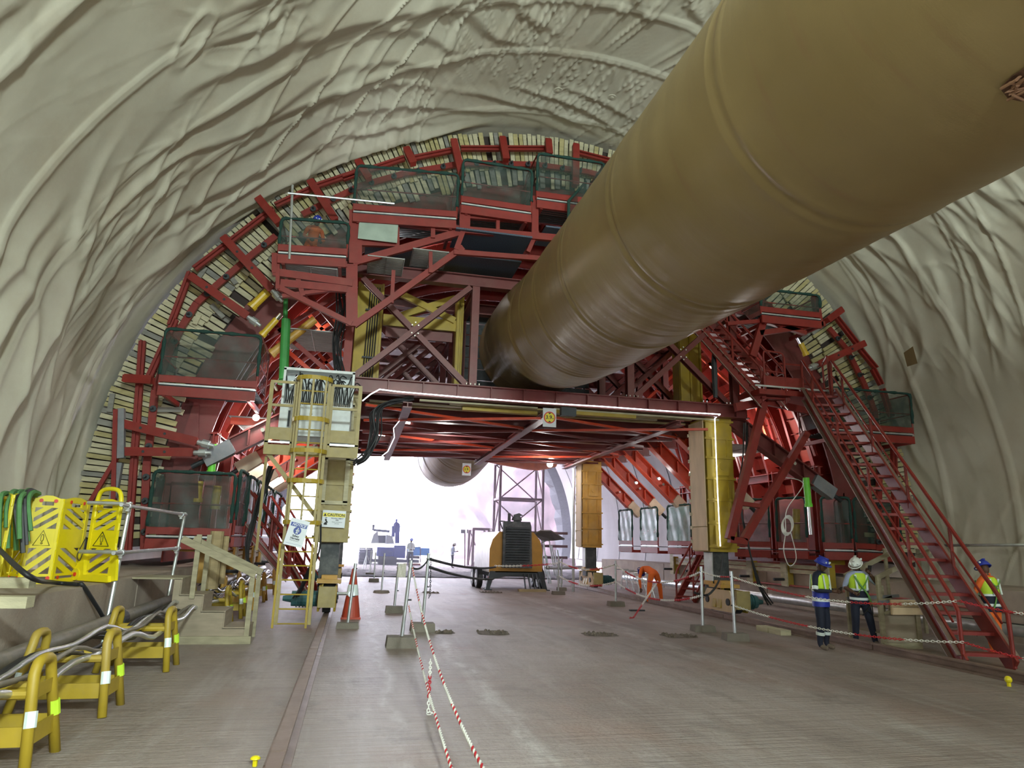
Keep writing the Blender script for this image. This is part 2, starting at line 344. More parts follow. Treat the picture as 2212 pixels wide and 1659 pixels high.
# floor
def floor_mat():
    m = bpy.data.materials.new('tamped_floor_concrete'); m.use_nodes = True; t = m.node_tree; b = t.nodes['Principled BSDF']; N = t.nodes.new; L = t.links.new
    geo = N('ShaderNodeNewGeometry'); sep = N('ShaderNodeSeparateXYZ'); L(geo.outputs['Position'], sep.inputs[0])
    def M_(op, x, y=None, z=None):
        n = N('ShaderNodeMath'); n.operation = op
        for k, v in enumerate((x, y, z)):
            if v is None: continue
            if isinstance(v, (int, float)): n.inputs[k].default_value = v
            else: L(v, n.inputs[k])
        return n.outputs[0]
    def nz(scale, vec, det=5, ro=.55):
        mp = N('ShaderNodeMapping'); mp.inputs['Scale'].default_value = vec; L(geo.outputs['Position'], mp.inputs[0])
        n = N('ShaderNodeTexNoise'); n.inputs['Scale'].default_value = scale; n.inputs['Detail'].default_value = det; n.inputs['Roughness'].default_value = ro; L(mp.outputs[0], n.inputs['Vector']); return n.outputs[0]
    def ramp(src, a, b_, ca, cb):
        r = N('ShaderNodeValToRGB'); r.color_ramp.elements[0].position = a; r.color_ramp.elements[1].position = b_; r.color_ramp.elements[0].color = (*ca, 1); r.color_ramp.elements[1].color = (*cb, 1); L(src, r.inputs[0]); return r.outputs[0]
    def mix(f, a, c):
        x = N('ShaderNodeMixRGB'); L(f, x.inputs[0]); L(a, x.inputs[1]) if not isinstance(a, tuple) else setattr(x.inputs[1], 'default_value', a)
        if isinstance(c, tuple): x.inputs[2].default_value = c
        else: L(c, x.inputs[2])
        return x.outputs[0]
    base = ramp(nz(.35, (1, .5, 1), 6, .6), .35, .65, (.29, .225, .19), (.46, .38, .335))
    dust = ramp(nz(1.1, (1.6, .12, 1), 7, .65), .5, .68, (0, 0, 0), (.55, .55, .55))
    c = mix(dust, base, (.55, .50, .48, 1))
    streak = ramp(nz(2.0, (.35, 9, 1), 6, .7), .45, .7, (0, 0, 0), (.6, .6, .6))
    c = mix(streak, c, (.24, .18, .15, 1))
    red = ramp(nz(.5, (1, .8, 1), 4), .52, .7, (0, 0, 0), (.45, .45, .45)); c = mix(red, c, (.36, .21, .15, 1))
    wob = nz(.5, (0, 1, 0), 3); brk = ramp(nz(1.3, (2.5, 1.0, 1), 6, .7), .42, .6, (0, 0, 0), (1, 1, 1))
    for x0, wd, amt in ((1.95, .22, .75), (.62, .12, .6), (6.6, .35, .7), (4.2, .5, .3)):   # trails of pale dust and grit left along the carriageway
        q = M_('ABSOLUTE', M_('SUBTRACT', M_('ADD', sep.outputs[0], M_('MULTIPLY', wob, .7)), x0+.35)); f = M_('MULTIPLY', M_('MULTIPLY', M_('SUBTRACT', 1.0, M_('MINIMUM', M_('DIVIDE', q, wd), 1.0)), brk), amt)
        c = mix(f, c, (.60, .555, .52, 1))
    dk = ramp(nz(.9, (1.2, .8, 1), 7, .7), .54, .66, (0, 0, 0), (.5, .5, .5)); c = mix(dk, c, (.21, .165, .14, 1))
    L(c, b.inputs['Base Color']); b.inputs['Roughness'].default_value = .48
    wv = nz(1.0, (.7, 11, 1), 6, .7); fine = nz(14, (1, 1, 1), 6)
    ad = N('ShaderNodeMath'); ad.operation = 'MULTIPLY_ADD'; L(fine, ad.inputs[0]); ad.inputs[1].default_value = .35; L(wv, ad.inputs[2])
    bp = N('ShaderNodeBump'); bp.inputs['Strength'].default_value = 1.0; bp.inputs['Distance'].default_value = .12; L(ad.outputs[0], bp.inputs['Height']); L(bp.outputs[0], b.inputs['Normal'])
    return m
fl = ob('floor', G().box((5.75, 10.5, -.15), (26, 73, .3)), floor_mat(), kind='structure')
# gravel and ground outside
def grav(x, y): return .05*mnoise.noise(Vector((x*1.3, y*1.3, 0)))+.03*mnoise.noise(Vector((x*4, y*4, 3)))
g = G(); xs = np.arange(-2, 18, .16); yv = np.arange(40, 62, .16)
vs = [(x, y, (.08+grav(x, y))*min(1, (y-39.6)/.8)) for y in yv for x in xs]; nx = len(xs)
g.add(vs, [(j*nx+i, j*nx+i+1, (j+1)*nx+i+1, (j+1)*nx+i) for j in range(len(yv)-1) for i in range(nx-1)])
ob('gravel', g, mat('gravel_stone', (.16, .14, .15), .9, vs=6, var=.5), smooth=False, kind='stuff', label='loose grey gravel spread on the tunnel floor beyond the carriage', cat='gravel')
ob('ground', G().box((10, 130, -.2), (240, 166, .3)), mat('outside_ground', (.26, .22, .20), .95, vs=.4), kind='structure')
# kicker walls
g = G()
for y in np.arange(-12, 33.2, 9.04): g.box((-5.4, y+4.5, .58), (2.8, 8.98, 1.2))
k1 = ob('trim_1', g, CN, kind='structure')
g = G()
for y in np.arange(-12, 33.2, 9.04): g.box((16.9, y+4.5, .58), (2.8, 8.98, 1.2))
ob('trim_2', g, CN, kind='structure')
# cliff outside the portal, right of the road
g = G(); nU, nV = 60, 26; vs = []
for j in range(nV+1):
    for i in range(nU+1):
        u = i/nU; v = j/nV; y = 60+u*70; x = 17.5-u*11-3*math.sin(u*5)
        h = 26*(1-u)+4; z = v*h
        nn_ = mnoise.fractal(Vector((y*.12, z*.16, 4)), 1, 2, 5)*3+mnoise.fractal(Vector((y*.5, z*.5, 9)), 1, 2, 4)*.8
        vs.append((x+v*v*7+nn_+2.5, y, z-.3))
g.add(vs, [(j*(nU+1)+i, j*(nU+1)+i+1, (j+1)*(nU+1)+i+1, (j+1)*(nU+1)+i) for j in range(nV) for i in range(nU)])
ob('cliff', g, mat('cliff_rock', (.13, .085, .10), .95, vs=.5, var=.5, bump=1, bs=3), smooth=True, label='rough pink rock cliff rising outside the tunnel mouth on the right', cat='cliff')
# ------------------------------------------------------------ formwork carriage
V = Vector
ga = root('formwork_carriage', (5.3, 19.1, 0), 'huge maroon and yellow steel formwork carriage spanning the tunnel on rails', 'formwork carriage')
FY = [19.1, 21.6, 24.1, 26.6, 29.1, 30.9]          # transverse frames
def part(name, g, m, parent=ga, **k): return ob(name, g, m, parent, **k)
for i, y in enumerate(FY):
    z = 6.2 if i == 0 else 5.95
    b = part('transverse_beam', G().ib((-.75, y, z), (11.9, y, z), .3, .42 if i == 0 else .5), MR)
    t = part('top_beam', G().ib((-.75, y, 9.62), (11.9, y, 9.62), .3, .36), MR)
    if i == 0:
        for x in np.arange(-.3, 11.6, .98): part('web_stiffener', G().box((x, y-.08, 6.2), (.025, .12, .38)), MR, b)
        g = G()
        for x in (-.2, 2.95, 3.2, 7.85, 8.1, 10.4, 11.2):
            for dx in (-.06, .06): g.tube([(x+dx, y-.12, 6.42), (x+dx, y-.12, 6.47)], .025, 6)
        part('bolt_head', g, CH, b, kind='stuff')
    for x in (-.5, 3.07, 7.95, 11.5): part('column', G().ib((x, y, 6.42 if i == 0 else 6.2), (x, y, 9.44), .22, .24, up=(0, 1, 0)), RD if (i == 0 and x == -.5) else MR)
    for a, c in ((-.25, 2.9), (8.1, 11.3)):
        za, zb = (6.45, 9.4)
        part('diagonal_brace', G().ib((a, y-.04, za), (c, y-.04, zb), .16, .2, up=(0, 1, 0)), MR)
        part('diagonal_brace', G().ib((a, y+.1, zb), (c, y+.1, za), .16, .2, up=(0, 1, 0)), MR)
        if i:  part('diagonal_brace', G().ib((a+.2, y+.6, za), (a+1.9, y+.6, 8.2), .12, .14, up=(0, 1, 0)), MR)
    if i == 0:
        g = G()
        for cx_ in (1.33, 9.7):
            for qx, qz in ((-.09, .12), (.09, .12), (-.09, -.12), (.09, -.12), (0, .2), (0, -.2)): g.tube([(cx_+qx, y-.13, 7.93+qz), (cx_+qx, y-.17, 7.93+qz)], .022, 6)
        part('brace_bolts', g, CH, kind='stuff')
for x in (-.5, 3.07, 7.95, 11.5):
    part('longitudinal_beam', G().ib((x, 19.2, 9.3), (x, 31, 9.3), .2, .28), MR)
    part('longitudinal_beam', G().ib((x, 19.3, 6.35), (x, 31, 6.35), .2, .28), MR)
for x in (1.25, 5.35, 9.55): part('underslung_beam', G().ib((x, 19.0, 5.72), (x, 31, 5.55), .26, .16), MR)
for i in range(5):                                          # horizontal X bracing below the deck
    y0, y1 = FY[i]+.15, FY[i+1]-.1
    for a, c in ((.1, 5.2), (5.5, 10.6)):
        part('horizontal_brace', G().bar((a, y0, 5.68), (c, y1, 5.68), .1, .07), OR if i in (0, 2) else MR)
        part('horizontal_brace', G().bar((a, y1, 5.62), (c, y0, 5.62), .1, .07), OR if i in (0, 3) else MR)
for i in range(11):                                         # joists and hung boards under the deck
    y = 19.6+i*1.08
    part('deck_joist', G().ib((-.5, y, 6.18), (11.3, y, 6.18), .12, .16), MR)
DK = mat('deck_planks', (.20, .11, .09), .8, vs=3)
g = G()
for i in range(38): g.box((5.45, 19.45+i*.303, 6.3), (11.9, .285, .04))
part('deck_boards', g, DK, kind='stuff')
for k, (a, b, y) in enumerate(((1.6, 5.1, 19.35), (2.5, 10.2, 19.55), (.2, 9.2, 19.95), (.1, 10.4, 20.4), (5.6, 11, 19.3))):
    plank('timber_board', ((a+b)/2, y, 5.94), (b-a, .13, .05), None, TB[k % 2], ga)
for a, b, y in ((5.4, 8.2, 19.3), (2.9, 5.2, 19.75)): part('yellow_channel', G().bar((a, y, 5.86), (b, y, 5.86), .16, .1), YG)
# four telescoping legs running on bogies
def leg(x0, x1, y0, y1, side):
    L = root if False else None
    yc = (y0+y1)/2; xc = (x0+x1)/2; w = x1-x0; d = y1-y0
    near = y0 < 25
    o = part('outer_leg', G().box((xc, yc, 3.95), (w, d, 4.1)), YG if side > 0 else YT)
    if not near: o.data.materials[0] = YO
    for k, z in enumerate((2.05, 2.75, 3.45, 4.1, 4.75, 5.35, 5.9)):
        ob('stiffener_plate', G().box((xc, yc, z), (w+.09, d+.09, .06)), o.data.materials[0], o)
    for z in (2.4, 3.1, 3.78, 5.05):
        for s in (-1, 1): ob('face_rib', G().box((xc+s*w*.28, y0-.02, z), (.05, .04, .55)), o.data.materials[0], o)
    ob('pin_plate', G().box((xc+.05, y0-.03, 4.45), (.42, .05, .5)).tube([(xc+.05, y0-.02, 4.5), (xc+.05, y0-.09, 4.5)], .13, 14), o.data.materials[0], o)
    if side > 0:
        p = ob('plywood_sheet', G().box((x0-.07, yc, 4.28), (.03, d-.06, 3.26)), PW, o)
        ob('plywood_sheet', G().box((x0-.07, yc, 2.28), (.035, d-.06, .70)), PW, o)
        for k in range(9): ob('timber_cleat', G().box((x0-.06, y1-.02, 2.2+k*.42), (.08, .12, .1)), TB[0], o)
    else:
        for z, h in ((5.0, 1.3), (3.55, 1.2)):
            g = G()
            for zz in (z-h/2, z+h/2): g.box((xc, y0-.04, zz), (w*.8, .07, .1))
            for s in (-1, 1): g.box((xc+s*w*.33, y0-.04, z), (.12, .07, h))
            ob('timber_frame', g, TB[0], o)
        ob('timber_block', G().box((xc, y0-.06, 2.12), (w*.98, .12, .4)), YT, o)
    part('inner_leg', G().box((xc, yc, 1.4), (w*.55, d*.62, 1.5)), DB)
    if side > 0: ob('shim_plate', G().box((xc-w*.29, yc, 1.4), (.03, d*.5, .95)), WH, part('clevis', G().box((xc, yc, .98), (w*.7, d*.5, .12)), YO))
def bogie(x, y, side):
    b = root('travelling_bogie', (x, y, .25), 'worn yellow motorised bogie on the %s rail under the carriage leg' % side if y < 25 else
             'ochre motorised bogie on the %s rail under the rear carriage leg' % side, 'bogie')
    f = 1 if side == 'right' else -1
    pts = [(-.15, -.95, .0), (-.15, .95, .0), (-.15, 1.05, .25), (-.15, .7, .6), (-.15, -.7, .6), (-.15, -1.1, .25)]
    for s in (-.2, .2): ob('side_plate', G().poly([(x+s, y+p[1]*.9, .22+p[2]) for p in pts], .05, (1, 0, 0)), (PW if f > 0 and s < 0 else YG), b)
    ob('front_block', G().box((x, y-1.0, .58), (.42, .1, .5)), YT, b); ob('rear_block', G().box((x, y+.95, .58), (.42, .1, .5)), YT, b)
    for s in (-.6, .6): ob('wheel', G().tube([(x-.1, y+s, .42), (x+.1, y+s, .42)], .24, 20), SD, b)
    for s in (-.6, .6): ob('hub', G().tube([(x-.26, y+s, .5), (x+.26, y+s, .5)], .1, 12), BK, b)
    for s in (-.18, .12): ob('fin', G().poly([(x-.25, y+s-.03, .3), (x-.25, y+s+.2, .3), (x-.12, y+s+.1, 1.0), (x-.12, y+s-.03, 1.0)], .04), YG, b)
    ob('turntable', G().box((x, y, .92), (.62, .7, .1)).box((x, y, 1.02), (.4, .4, .1)), YO, b)
    mx = x+f*.75 if side == 'right' else x-.55
    m = ob('drive_motor', G().tube([(x+f*.25, y-.2, .48), (x+f*.9, y-.2, .48)], [.2, .19], 14).tube([(x+f*.9, y-.2, .48), (x+f*1.12, y-.2, .48)], [.1, .06], 10), TL, b)
    g = G()
    for k in range(6): g.tube([(x+f*(.36+k*.08), y-.2, .48), (x+f*(.38+k*.08), y-.2, .48)], .225, 14)
    ob('cooling_fin', g, TL, m)
    return b
leg(10.55, 11.45, 19.3, 20.3, 1); leg(-1.0, -.1, 19.3, 20.3, -1); leg(10.2, 11.1, 30.2, 31.0, 1); leg(-.95, -.15, 30.2, 31.0, -1)
bogie(10.95, 19.3, 'right'); bogie(-.5, 19.4, 'left'); bogie(10.7, 30.6, 'right'); bogie(-.55, 30.6, 'left')
ob('screw_jack', G().tube([(-.62, 19.05, .62), (.1, 19.05, .62)], .04, 8).tube([(-.62, 18.9, .62), (-.62, 19.2, .62)], .09, 12).tube([(.1, 18.9, .62), (.1, 19.2, .62)], .09, 12), ST, label='steel screw rod clamped across the left rail bogie', cat='jack')
# yellow lifting towers inside the truss
for x0, x1, y in ((-.38, .42, 20.7), (10.3, 11.1, 20.7), (2.75, 2.98, 21.0)):
    w = x1-x0; part('lifting_tower', G().box(((x0+x1)/2, y, 8.1), (w, .5, 3.3)).box(((x0+x1)/2, y-.28, 8.1), (w*.08, .06, 3.3)).box((x0+.04, y-.27, 8.1), (.06, .1, 3.3)).box((x1-.04, y-.27, 8.1), (.06, .1, 3.3)), YG)
part('yellow_cross_beam', G().box((1.7, 20.9, 8.75), (2.5, .12, .36)), YG)
part('yellow_cross_beam', G().bar((.9, 20.8, 9.65), (2.7, 20.8, 8.9), .14, .2), YG)
part('yellow_cross_beam', G().bar((.9, 20.9, 8.9), (2.7, 20.9, 9.7), .14, .2), YG)
part('grey_cross_beam', G().box((1.6, 20.9, 8.35), (2.1, .1, .3)), MR)
g = G()
for k in range(5): g.tube([(-.05+k*.07, 20.36, 6.6), (0+k*.07, 20.36, 9.6)], .018, 6)
for z in (7.35, 8.85): g.box((.1, 20.34, z), (.42, .04, .05))
part('pipe_riser', g, BK)
g = G()
for k in range(6): g.tube(smoothpts([(10.5+k*.02, 19.25-k*.02, 8.6), (10.75, 19.0, 8.35-k*.03), (10.7+k*.03, 19.0, 7.6), (10.72+k*.02, 19.0, 6.6)]), .025, 6)
part('black_hose', g, BK)
# dark timber lagging seen through the middle bay
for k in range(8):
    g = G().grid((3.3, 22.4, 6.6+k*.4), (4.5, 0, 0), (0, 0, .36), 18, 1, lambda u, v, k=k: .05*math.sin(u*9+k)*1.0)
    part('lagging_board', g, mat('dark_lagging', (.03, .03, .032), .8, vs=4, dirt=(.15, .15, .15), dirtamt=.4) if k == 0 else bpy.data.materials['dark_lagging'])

# big slanting side struts, one pair per frame, and the side girders they brace
for i, y in enumerate((19.4, 21.7, 24.0, 26.4, 28.8, 31.2)):
    for s, (xa, xb) in ((1, (11.5, 15.05)), (-1, (-.55, -4.0))):
        za, zb = (6.0, 3.75) if i == 0 else (5.98, 3.45)
        if i and s > 0: xa, xb = 10.75, 13.45
        if s < 0: za, zb = (6.05, 3.9); xb = -4.0 if i == 0 else -3.5
        A = V((xa, y, za)); B = V((xb, y, zb)); col = MR if i == 0 else OR
        st = part('side_strut', G().ib(A, A.lerp(B, .80), .34, .46, up=(0, 0, 1), t=.04), col)
        ob('strut_end', G().bar(A.lerp(B, .79), A.lerp(B, .985), .3, .40), GREY if i == 0 else SAND, st)
        ob('spindle', G().tube([A.lerp(B, .98), A.lerp(B, 1.07)], .07, 10), SD, st)
        for q in (.15, .4, .68): ob('stiffener', G().bar(A.lerp(B, q)-V((0, .16, 0)), A.lerp(B, q)+V((0, .16, 0)), .04, .42, up=(0, 0, 1)), col, st)
        ob('pin', G().tube([A.lerp(B, .58)-V((0, .22, 0)), A.lerp(B, .58)+V((0, .22, 0))], .055, 12), CH, st)
        part('gusset_plate', G().poly([A+V((-s*.5, 0, .25)), A+V((-s*.5, 0, -.3)), A+V((s*.3, 0, -.35)), A+V((s*.35, 0, .1))], .06), MR if i == 0 else RD)

# ------------------------------------------------------------ curved arch form with its timber stop-end
af = root('arch_formwork', (TX, 20, 1.2), 'curved red steel arch formwork with pale timber stop end planks along its edge', 'formwork')
A0, A1 = math.radians(-5), math.radians(185)
FS = mat('form_skin_paint', (.30, .03, .022), .5, vs=1, dirt=(.3, .15, .1), dirtamt=.4)
ob('form_skin', ringplate(G(), 10.95, 11.02, A0, A1, 80, 20.1, 31.2), FS, af)
for i in range(9): ob('arch_rib', ringplate(G(), 10.4 if i else 9.95, 10.95, A0, A1, 64, 20.0+i*1.38, 20.05+i*1.38), MR if i == 0 else RD, af)
for i in range(9): ob('rib_flange', ringplate(G(), 10.36, 10.4, A0, A1, 64, 19.92+i*1.38+.1, 20.12+i*1.38), RD, af)
g = G()
for k in range(66):
    a = A0+(A1-A0)*(k+.5)/66; c = V((TX+10.82*math.cos(a), 25.6, TZ+10.82*math.sin(a)))
    g.box(c, (.02, 11, .2), Matrix.Rotation(-(a-pi/2), 3, 'Y'))
ob('purlin', g, RD, af, kind='stuff')
# stop-end planks, radial, laid side by side round the arch
nP = 0; a = math.radians(-3)
while a < math.radians(183):
    wv = .12+.055*R.random()
    if math.degrees(a) < 20 or math.degrees(a) > 160: wv *= .95
    am = a+wv/2/12.2; r1 = 12.66+.06*R.random(); r0 = 11.45-.1*R.random()
    rot = Matrix.Rotation(-(am-pi/2), 3, 'Y')
    if nP < 278 and R.random() > .025:
        rc = (r0+r1)/2; dy = R.random()*.05
        plank('stop_end_plank', (TX+rc*math.cos(am), 19.75+dy, TZ+rc*math.sin(am)), (wv*.9, .05, r1-r0), rot @ Matrix.Rotation(R.uniform(-.012, .012), 3, 'Y'), TB[R.choice((0, 0, 0, 1, 1, 2, 0))], af); nP += 1
    a += wv/12.2+.0012
g = G(); gm = []
a = math.radians(-3)
while a < math.radians(183):
    wv = .13+.06*R.random(); am = a+wv/2/11.1
    if R.random() > .12:
        r1 = 11.48; r0 = 10.72+.35*R.random(); rc = (r0+r1)/2; g.cm = R.choice((0, 0, 1, 2))
        g.box((TX+rc*math.cos(am), 19.86+.06*R.random(), TZ+rc*math.sin(am)), (wv*.88, .05, r1-r0), Matrix.Rotation(-(am-pi/2)+R.uniform(-.04, .04), 3, 'Y'))
    a += wv/11.1+.002
ob('inner_row_planks', g, TB[:3], af, kind='stuff')
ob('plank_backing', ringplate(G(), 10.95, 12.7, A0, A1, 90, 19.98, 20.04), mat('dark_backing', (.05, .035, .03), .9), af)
# odd short pieces nailed across
for px, py, l, an in ((437, 588, .35, .4), (463, 640, .5, -.7), (520, 560, .3, .5), (470, 672, .5, -.8), (500, 600, .45, -.7), (425, 690, .3, .3), (365, 885, .6, 1.5), (240, 870, .5, 0), (345, 1020, .3, .2)):
    c = P(px, py, 19.66); plank('nailed_offcut', c, (.13, .05, l), Matrix.Rotation(an, 3, 'Y'), TB[2 if l > .33 else 0], af)
# walers (chords) and the bolted inner waler
def seg(pxs, Y, w, h, m, name, parent, f=None):
    for (a, b) in pxs:
        g = G().prof(P(*a, Y), P(*b, Y), [(-w/2, -h/2), (w/2, -h/2), (w/2, h/2), (-w/2, h/2)], (0, 1, 0)); o = ob(name, g, m, parent)
        if f: f(P(*a, Y), P(*b, Y), o)
def lip(a, b, o):
    ob('flange', G().prof(a-V((0, .1, 0)), b-V((0, .1, 0)), [(-.02, -.05), (.02, -.05), (.02, .05), (-.02, .05)], (0, 1, 0)), RD, o)
seg([((420, 581), (590, 451)), ((595, 444), (672, 408)), ((683, 402), (772, 372)), ((740, 386), (778, 372)), ((797, 367), (873, 342)), ((892, 342), (976, 325)), ((995, 321), (1079, 321)), ((1090, 321), (1179, 321)), ((1250, 330), (1335, 352)),
     ((411, 589), (368, 703)), ((379, 690), (317, 826)), ((308, 737), (276, 1195)), ((1805, 684), (1851, 743)), ((1857, 754), (1891, 795)), ((1885, 797), (1903, 831)), ((1905, 840), (1925, 900)), ((1930, 960), (1935, 1190))], 19.35, .17, .12, RD, 'waler', af, lip)
inner = [(596, 510), (545, 550), (470, 615), (425, 655), (393, 705), (362, 770), (335, 843), (327, 924), (317, 1005), (313, 1108), (312, 1190)]
inner2 = [(653, 464), (700, 440), (740, 421), (778, 402), (875, 375), (984, 356), (1011, 353), (1158, 356), (1270, 372), (1400, 410)]
inner3 = [(1790, 709), (1828, 754), (1866, 829), (1890, 890), (1900, 1000), (1896, 1190)]
for pl in (inner, inner2, inner3):
    seg(list(zip(pl[:-1], pl[1:])), 19.5, .18, .1, RD, 'bolted_waler', af)
    g = G()
    for p, q in zip(pl[:-1], pl[1:]):
        A_, B_ = P(*p, 19.4), P(*q, 19.4); n = max(1, int((B_-A_).length/.55))
        for k in range(n):
            c = A_.lerp(B_, (k+.5)/n); g.tube([c, c-V((0, .05, 0))], .085, 10); g.tube([c-V((0, .05, 0)), c-V((0, .2, 0))], .03, 6)
    ob('tie_nuts', g, SD, af, kind='stuff')
# radial brackets, each a channel with screwed spindle
arms = [((772, 348), (797, 388), 0), ((669, 391), (725, 478), 0), ((555, 426), (603, 484), 0), ((482, 513), (588, 628), 1), ((411, 597), (536, 685), 1), ((877, 321), (893, 355), 0), ((979, 303), (998, 385), 0), ((1084, 298), (1093, 347), 0),
        ((1183, 303), (1186, 335), 0), ((1243, 313), (1242, 402), 0), ((254, 913), (427, 955), 1), ((265, 976), (419, 978), 1), ((268, 818), (330, 822), 0), ((1817, 669), (1785, 693), 0), ((1866, 742), (1765, 788), 1)]
for a, b, e in arms:
    A_, B_ = P(*a, 19.1), P(*b, 18.95); o = ob('radial_bracket', G().prof(A_, B_, [(-.09, -.1), (.09, -.1), (.09, .1), (-.09, .1)], (0, 1, 0)), RD, af)
    d = (B_-A_).normalized(); ob('side_flange', G().bar(A_-V((0, .1, 0))+d*.02, B_-V((0, .1, 0))-d*.02, .22, .025, up=(0, 1, 0)), RD, o)
    if e:
        ob('spindle', G().tube([B_, B_+d*.12, B_+d*.12, B_+d*.3, B_+d*.3, B_+d*.42], [.07, .07, .11, .11, .06, .05], 10), ST, o)
        ob('slot_holes', G().tube([A_.lerp(B_, .3)-V((0, .13, 0)), A_.lerp(B_, .3)-V((0, .12, 0))], .035, 10).tube([A_.lerp(B_, .6)-V((0, .13, 0)), A_.lerp(B_, .6)-V((0, .12, 0))], .035, 10), BK, o)
seg([((262, 883), (262, 990)), ((258, 1000), (243, 1087))], 19.0, .16, .16, GREY, 'outer_post', af)
seg([((254, 985), (195, 1085))], 19.0, .1, .1, RD, 'raking_strut', af)
seg([((251, 885), (246, 1085))], 18.95, .1, .16, RD, 'outer_post', af)
# broad web plates of the first rib at both haunches
ob('web_plate', G().poly([P(420, 868, 19.9), P(375, 1000, 19.9), P(360, 1180, 19.9), P(430, 1180, 19.9), P(428, 1000, 19.9), P(430, 872, 19.9)], .05), MR, af)
ob('web_plate', G().poly([P(430, 870, 20.1), P(430, 960, 20.1), P(470, 950, 20.1), P(428, 905, 20.1)], .05), OR, af)
for s, xs_ in ((-1, (-3.9, -3.3)), (1, (15.0, 14.3))):
    for i in range(5):
        y = 20.2+i*2.4
        ob('lower_post', G().ib((xs_[0], y, 1.6), (xs_[0], y, 4.8), .22, .26, up=(0, 1, 0)), RD, af)
    ob('side_girder', G().ib((xs_[0], 19.9, 4.6), (xs_[0], 31, 4.6), .2, .3), RD, af)
    ob('side_girder', G().ib((xs_[0]-s*.0, 19.9, 1.75), (xs_[0], 31, 1.75), .25, .34), MR, af)
    ob('side_plate', G().box((xs_[0]+s*.9, 25.5, 2.6), (.05, 11, 2.6)), FS, af)
    g = G()
    for i in range(12):
        y = 20.4+i*.95; g.bar((xs_[0]+s*.2, y, 7.6), (xs_[0]-s*.0+s*.9, y, 4.9), .1, .12)
    ob('haunch_struts', g, RD, af, kind='stuff')
# interior lattice seen lit red at the left haunch
for i in range(4):
    y = 20.6+i*2.3
    for (x0, z0, x1, z1) in ((-2.9, 8.3, -.7, 6.6), (-3.9, 6.9, -1.0, 9.3), (-2.2, 9.6, -.7, 8.0), (14.4, 8.3, 11.9, 6.6), (15.2, 6.9, 12.2, 9.3), (13.6, 9.6, 11.9, 8.0), (-4.1, 5.2, -2.9, 7.9), (15.4, 5.2, 14.5, 7.9)):
        ob('lattice_bar', G().bar((x0, y, z0), (x1, y, z1), .1, .12), OR if i % 2 else RD, af)
# gratings hanging at the sides
def grating(parent, c, sx, sy, n, m=None):
    g = G(); c = V(c); n = int(n*.55); m = m or STD
    for k in range(n): g.box(c+V((0, -sy/2+sy*(k+.5)/n, 0)), (sx, .025, .03))
    for s in (-1, 0, 1): g.box(c+V((s*sx*.48, 0, -.01)), (.015, sy, .04))
    return ob('deck_grating', g, m, parent, kind='stuff')
grating(af, (-2.6, 21.8, 5.35), 2.2, 2.6, 40); grating(af, (-2.6, 25.5, 5.35), 2.2, 3.2, 44); grating(af, (13.4, 22.5, 5.5), 2.0, 3.0, 40); grating(af, (-1.6, 21, 7.9), 1.6, 2.4, 36)
ob('rail_beam', G().bar((-3.6, 20.5, 5.2), (-1.3, 20.5, 5.2), .12, .2), OR, af); ob('rail_beam', G().bar((-3.6, 23.6, 5.2), (-1.3, 23.6, 5.2), .12, .2), OR, af)
# yellow clamp brackets over the kickers with plank rails between
for s, X in ((-1, -3.95), (1, 15.45)):
    for i in range(6):
        y = 20.3+i*2.25
        c = ob('kicker_clamp', G().box((X-s*.12, y, 1.35), (.24, .3, 1.15)).box((X+s*.25, y, 1.75), (.9, .22, .35)), YO if s < 0 else YG, af)
        ob('clamp_screw', G().tube([(X-s*.7, y, .98), (X+s*.05, y, .98)], .05, 8), SD, c)
        ob('clamp_plate', G().box((X-s*.26, y, 1.35), (.05, .36, 1.2)), TB[0], c)
        if i < 5:
            for z in (1.28, 1.44): plank('guide_plank', (X-s*.12, y+1.12, z), (.08, 1.9, .13), None, TB[0], af)
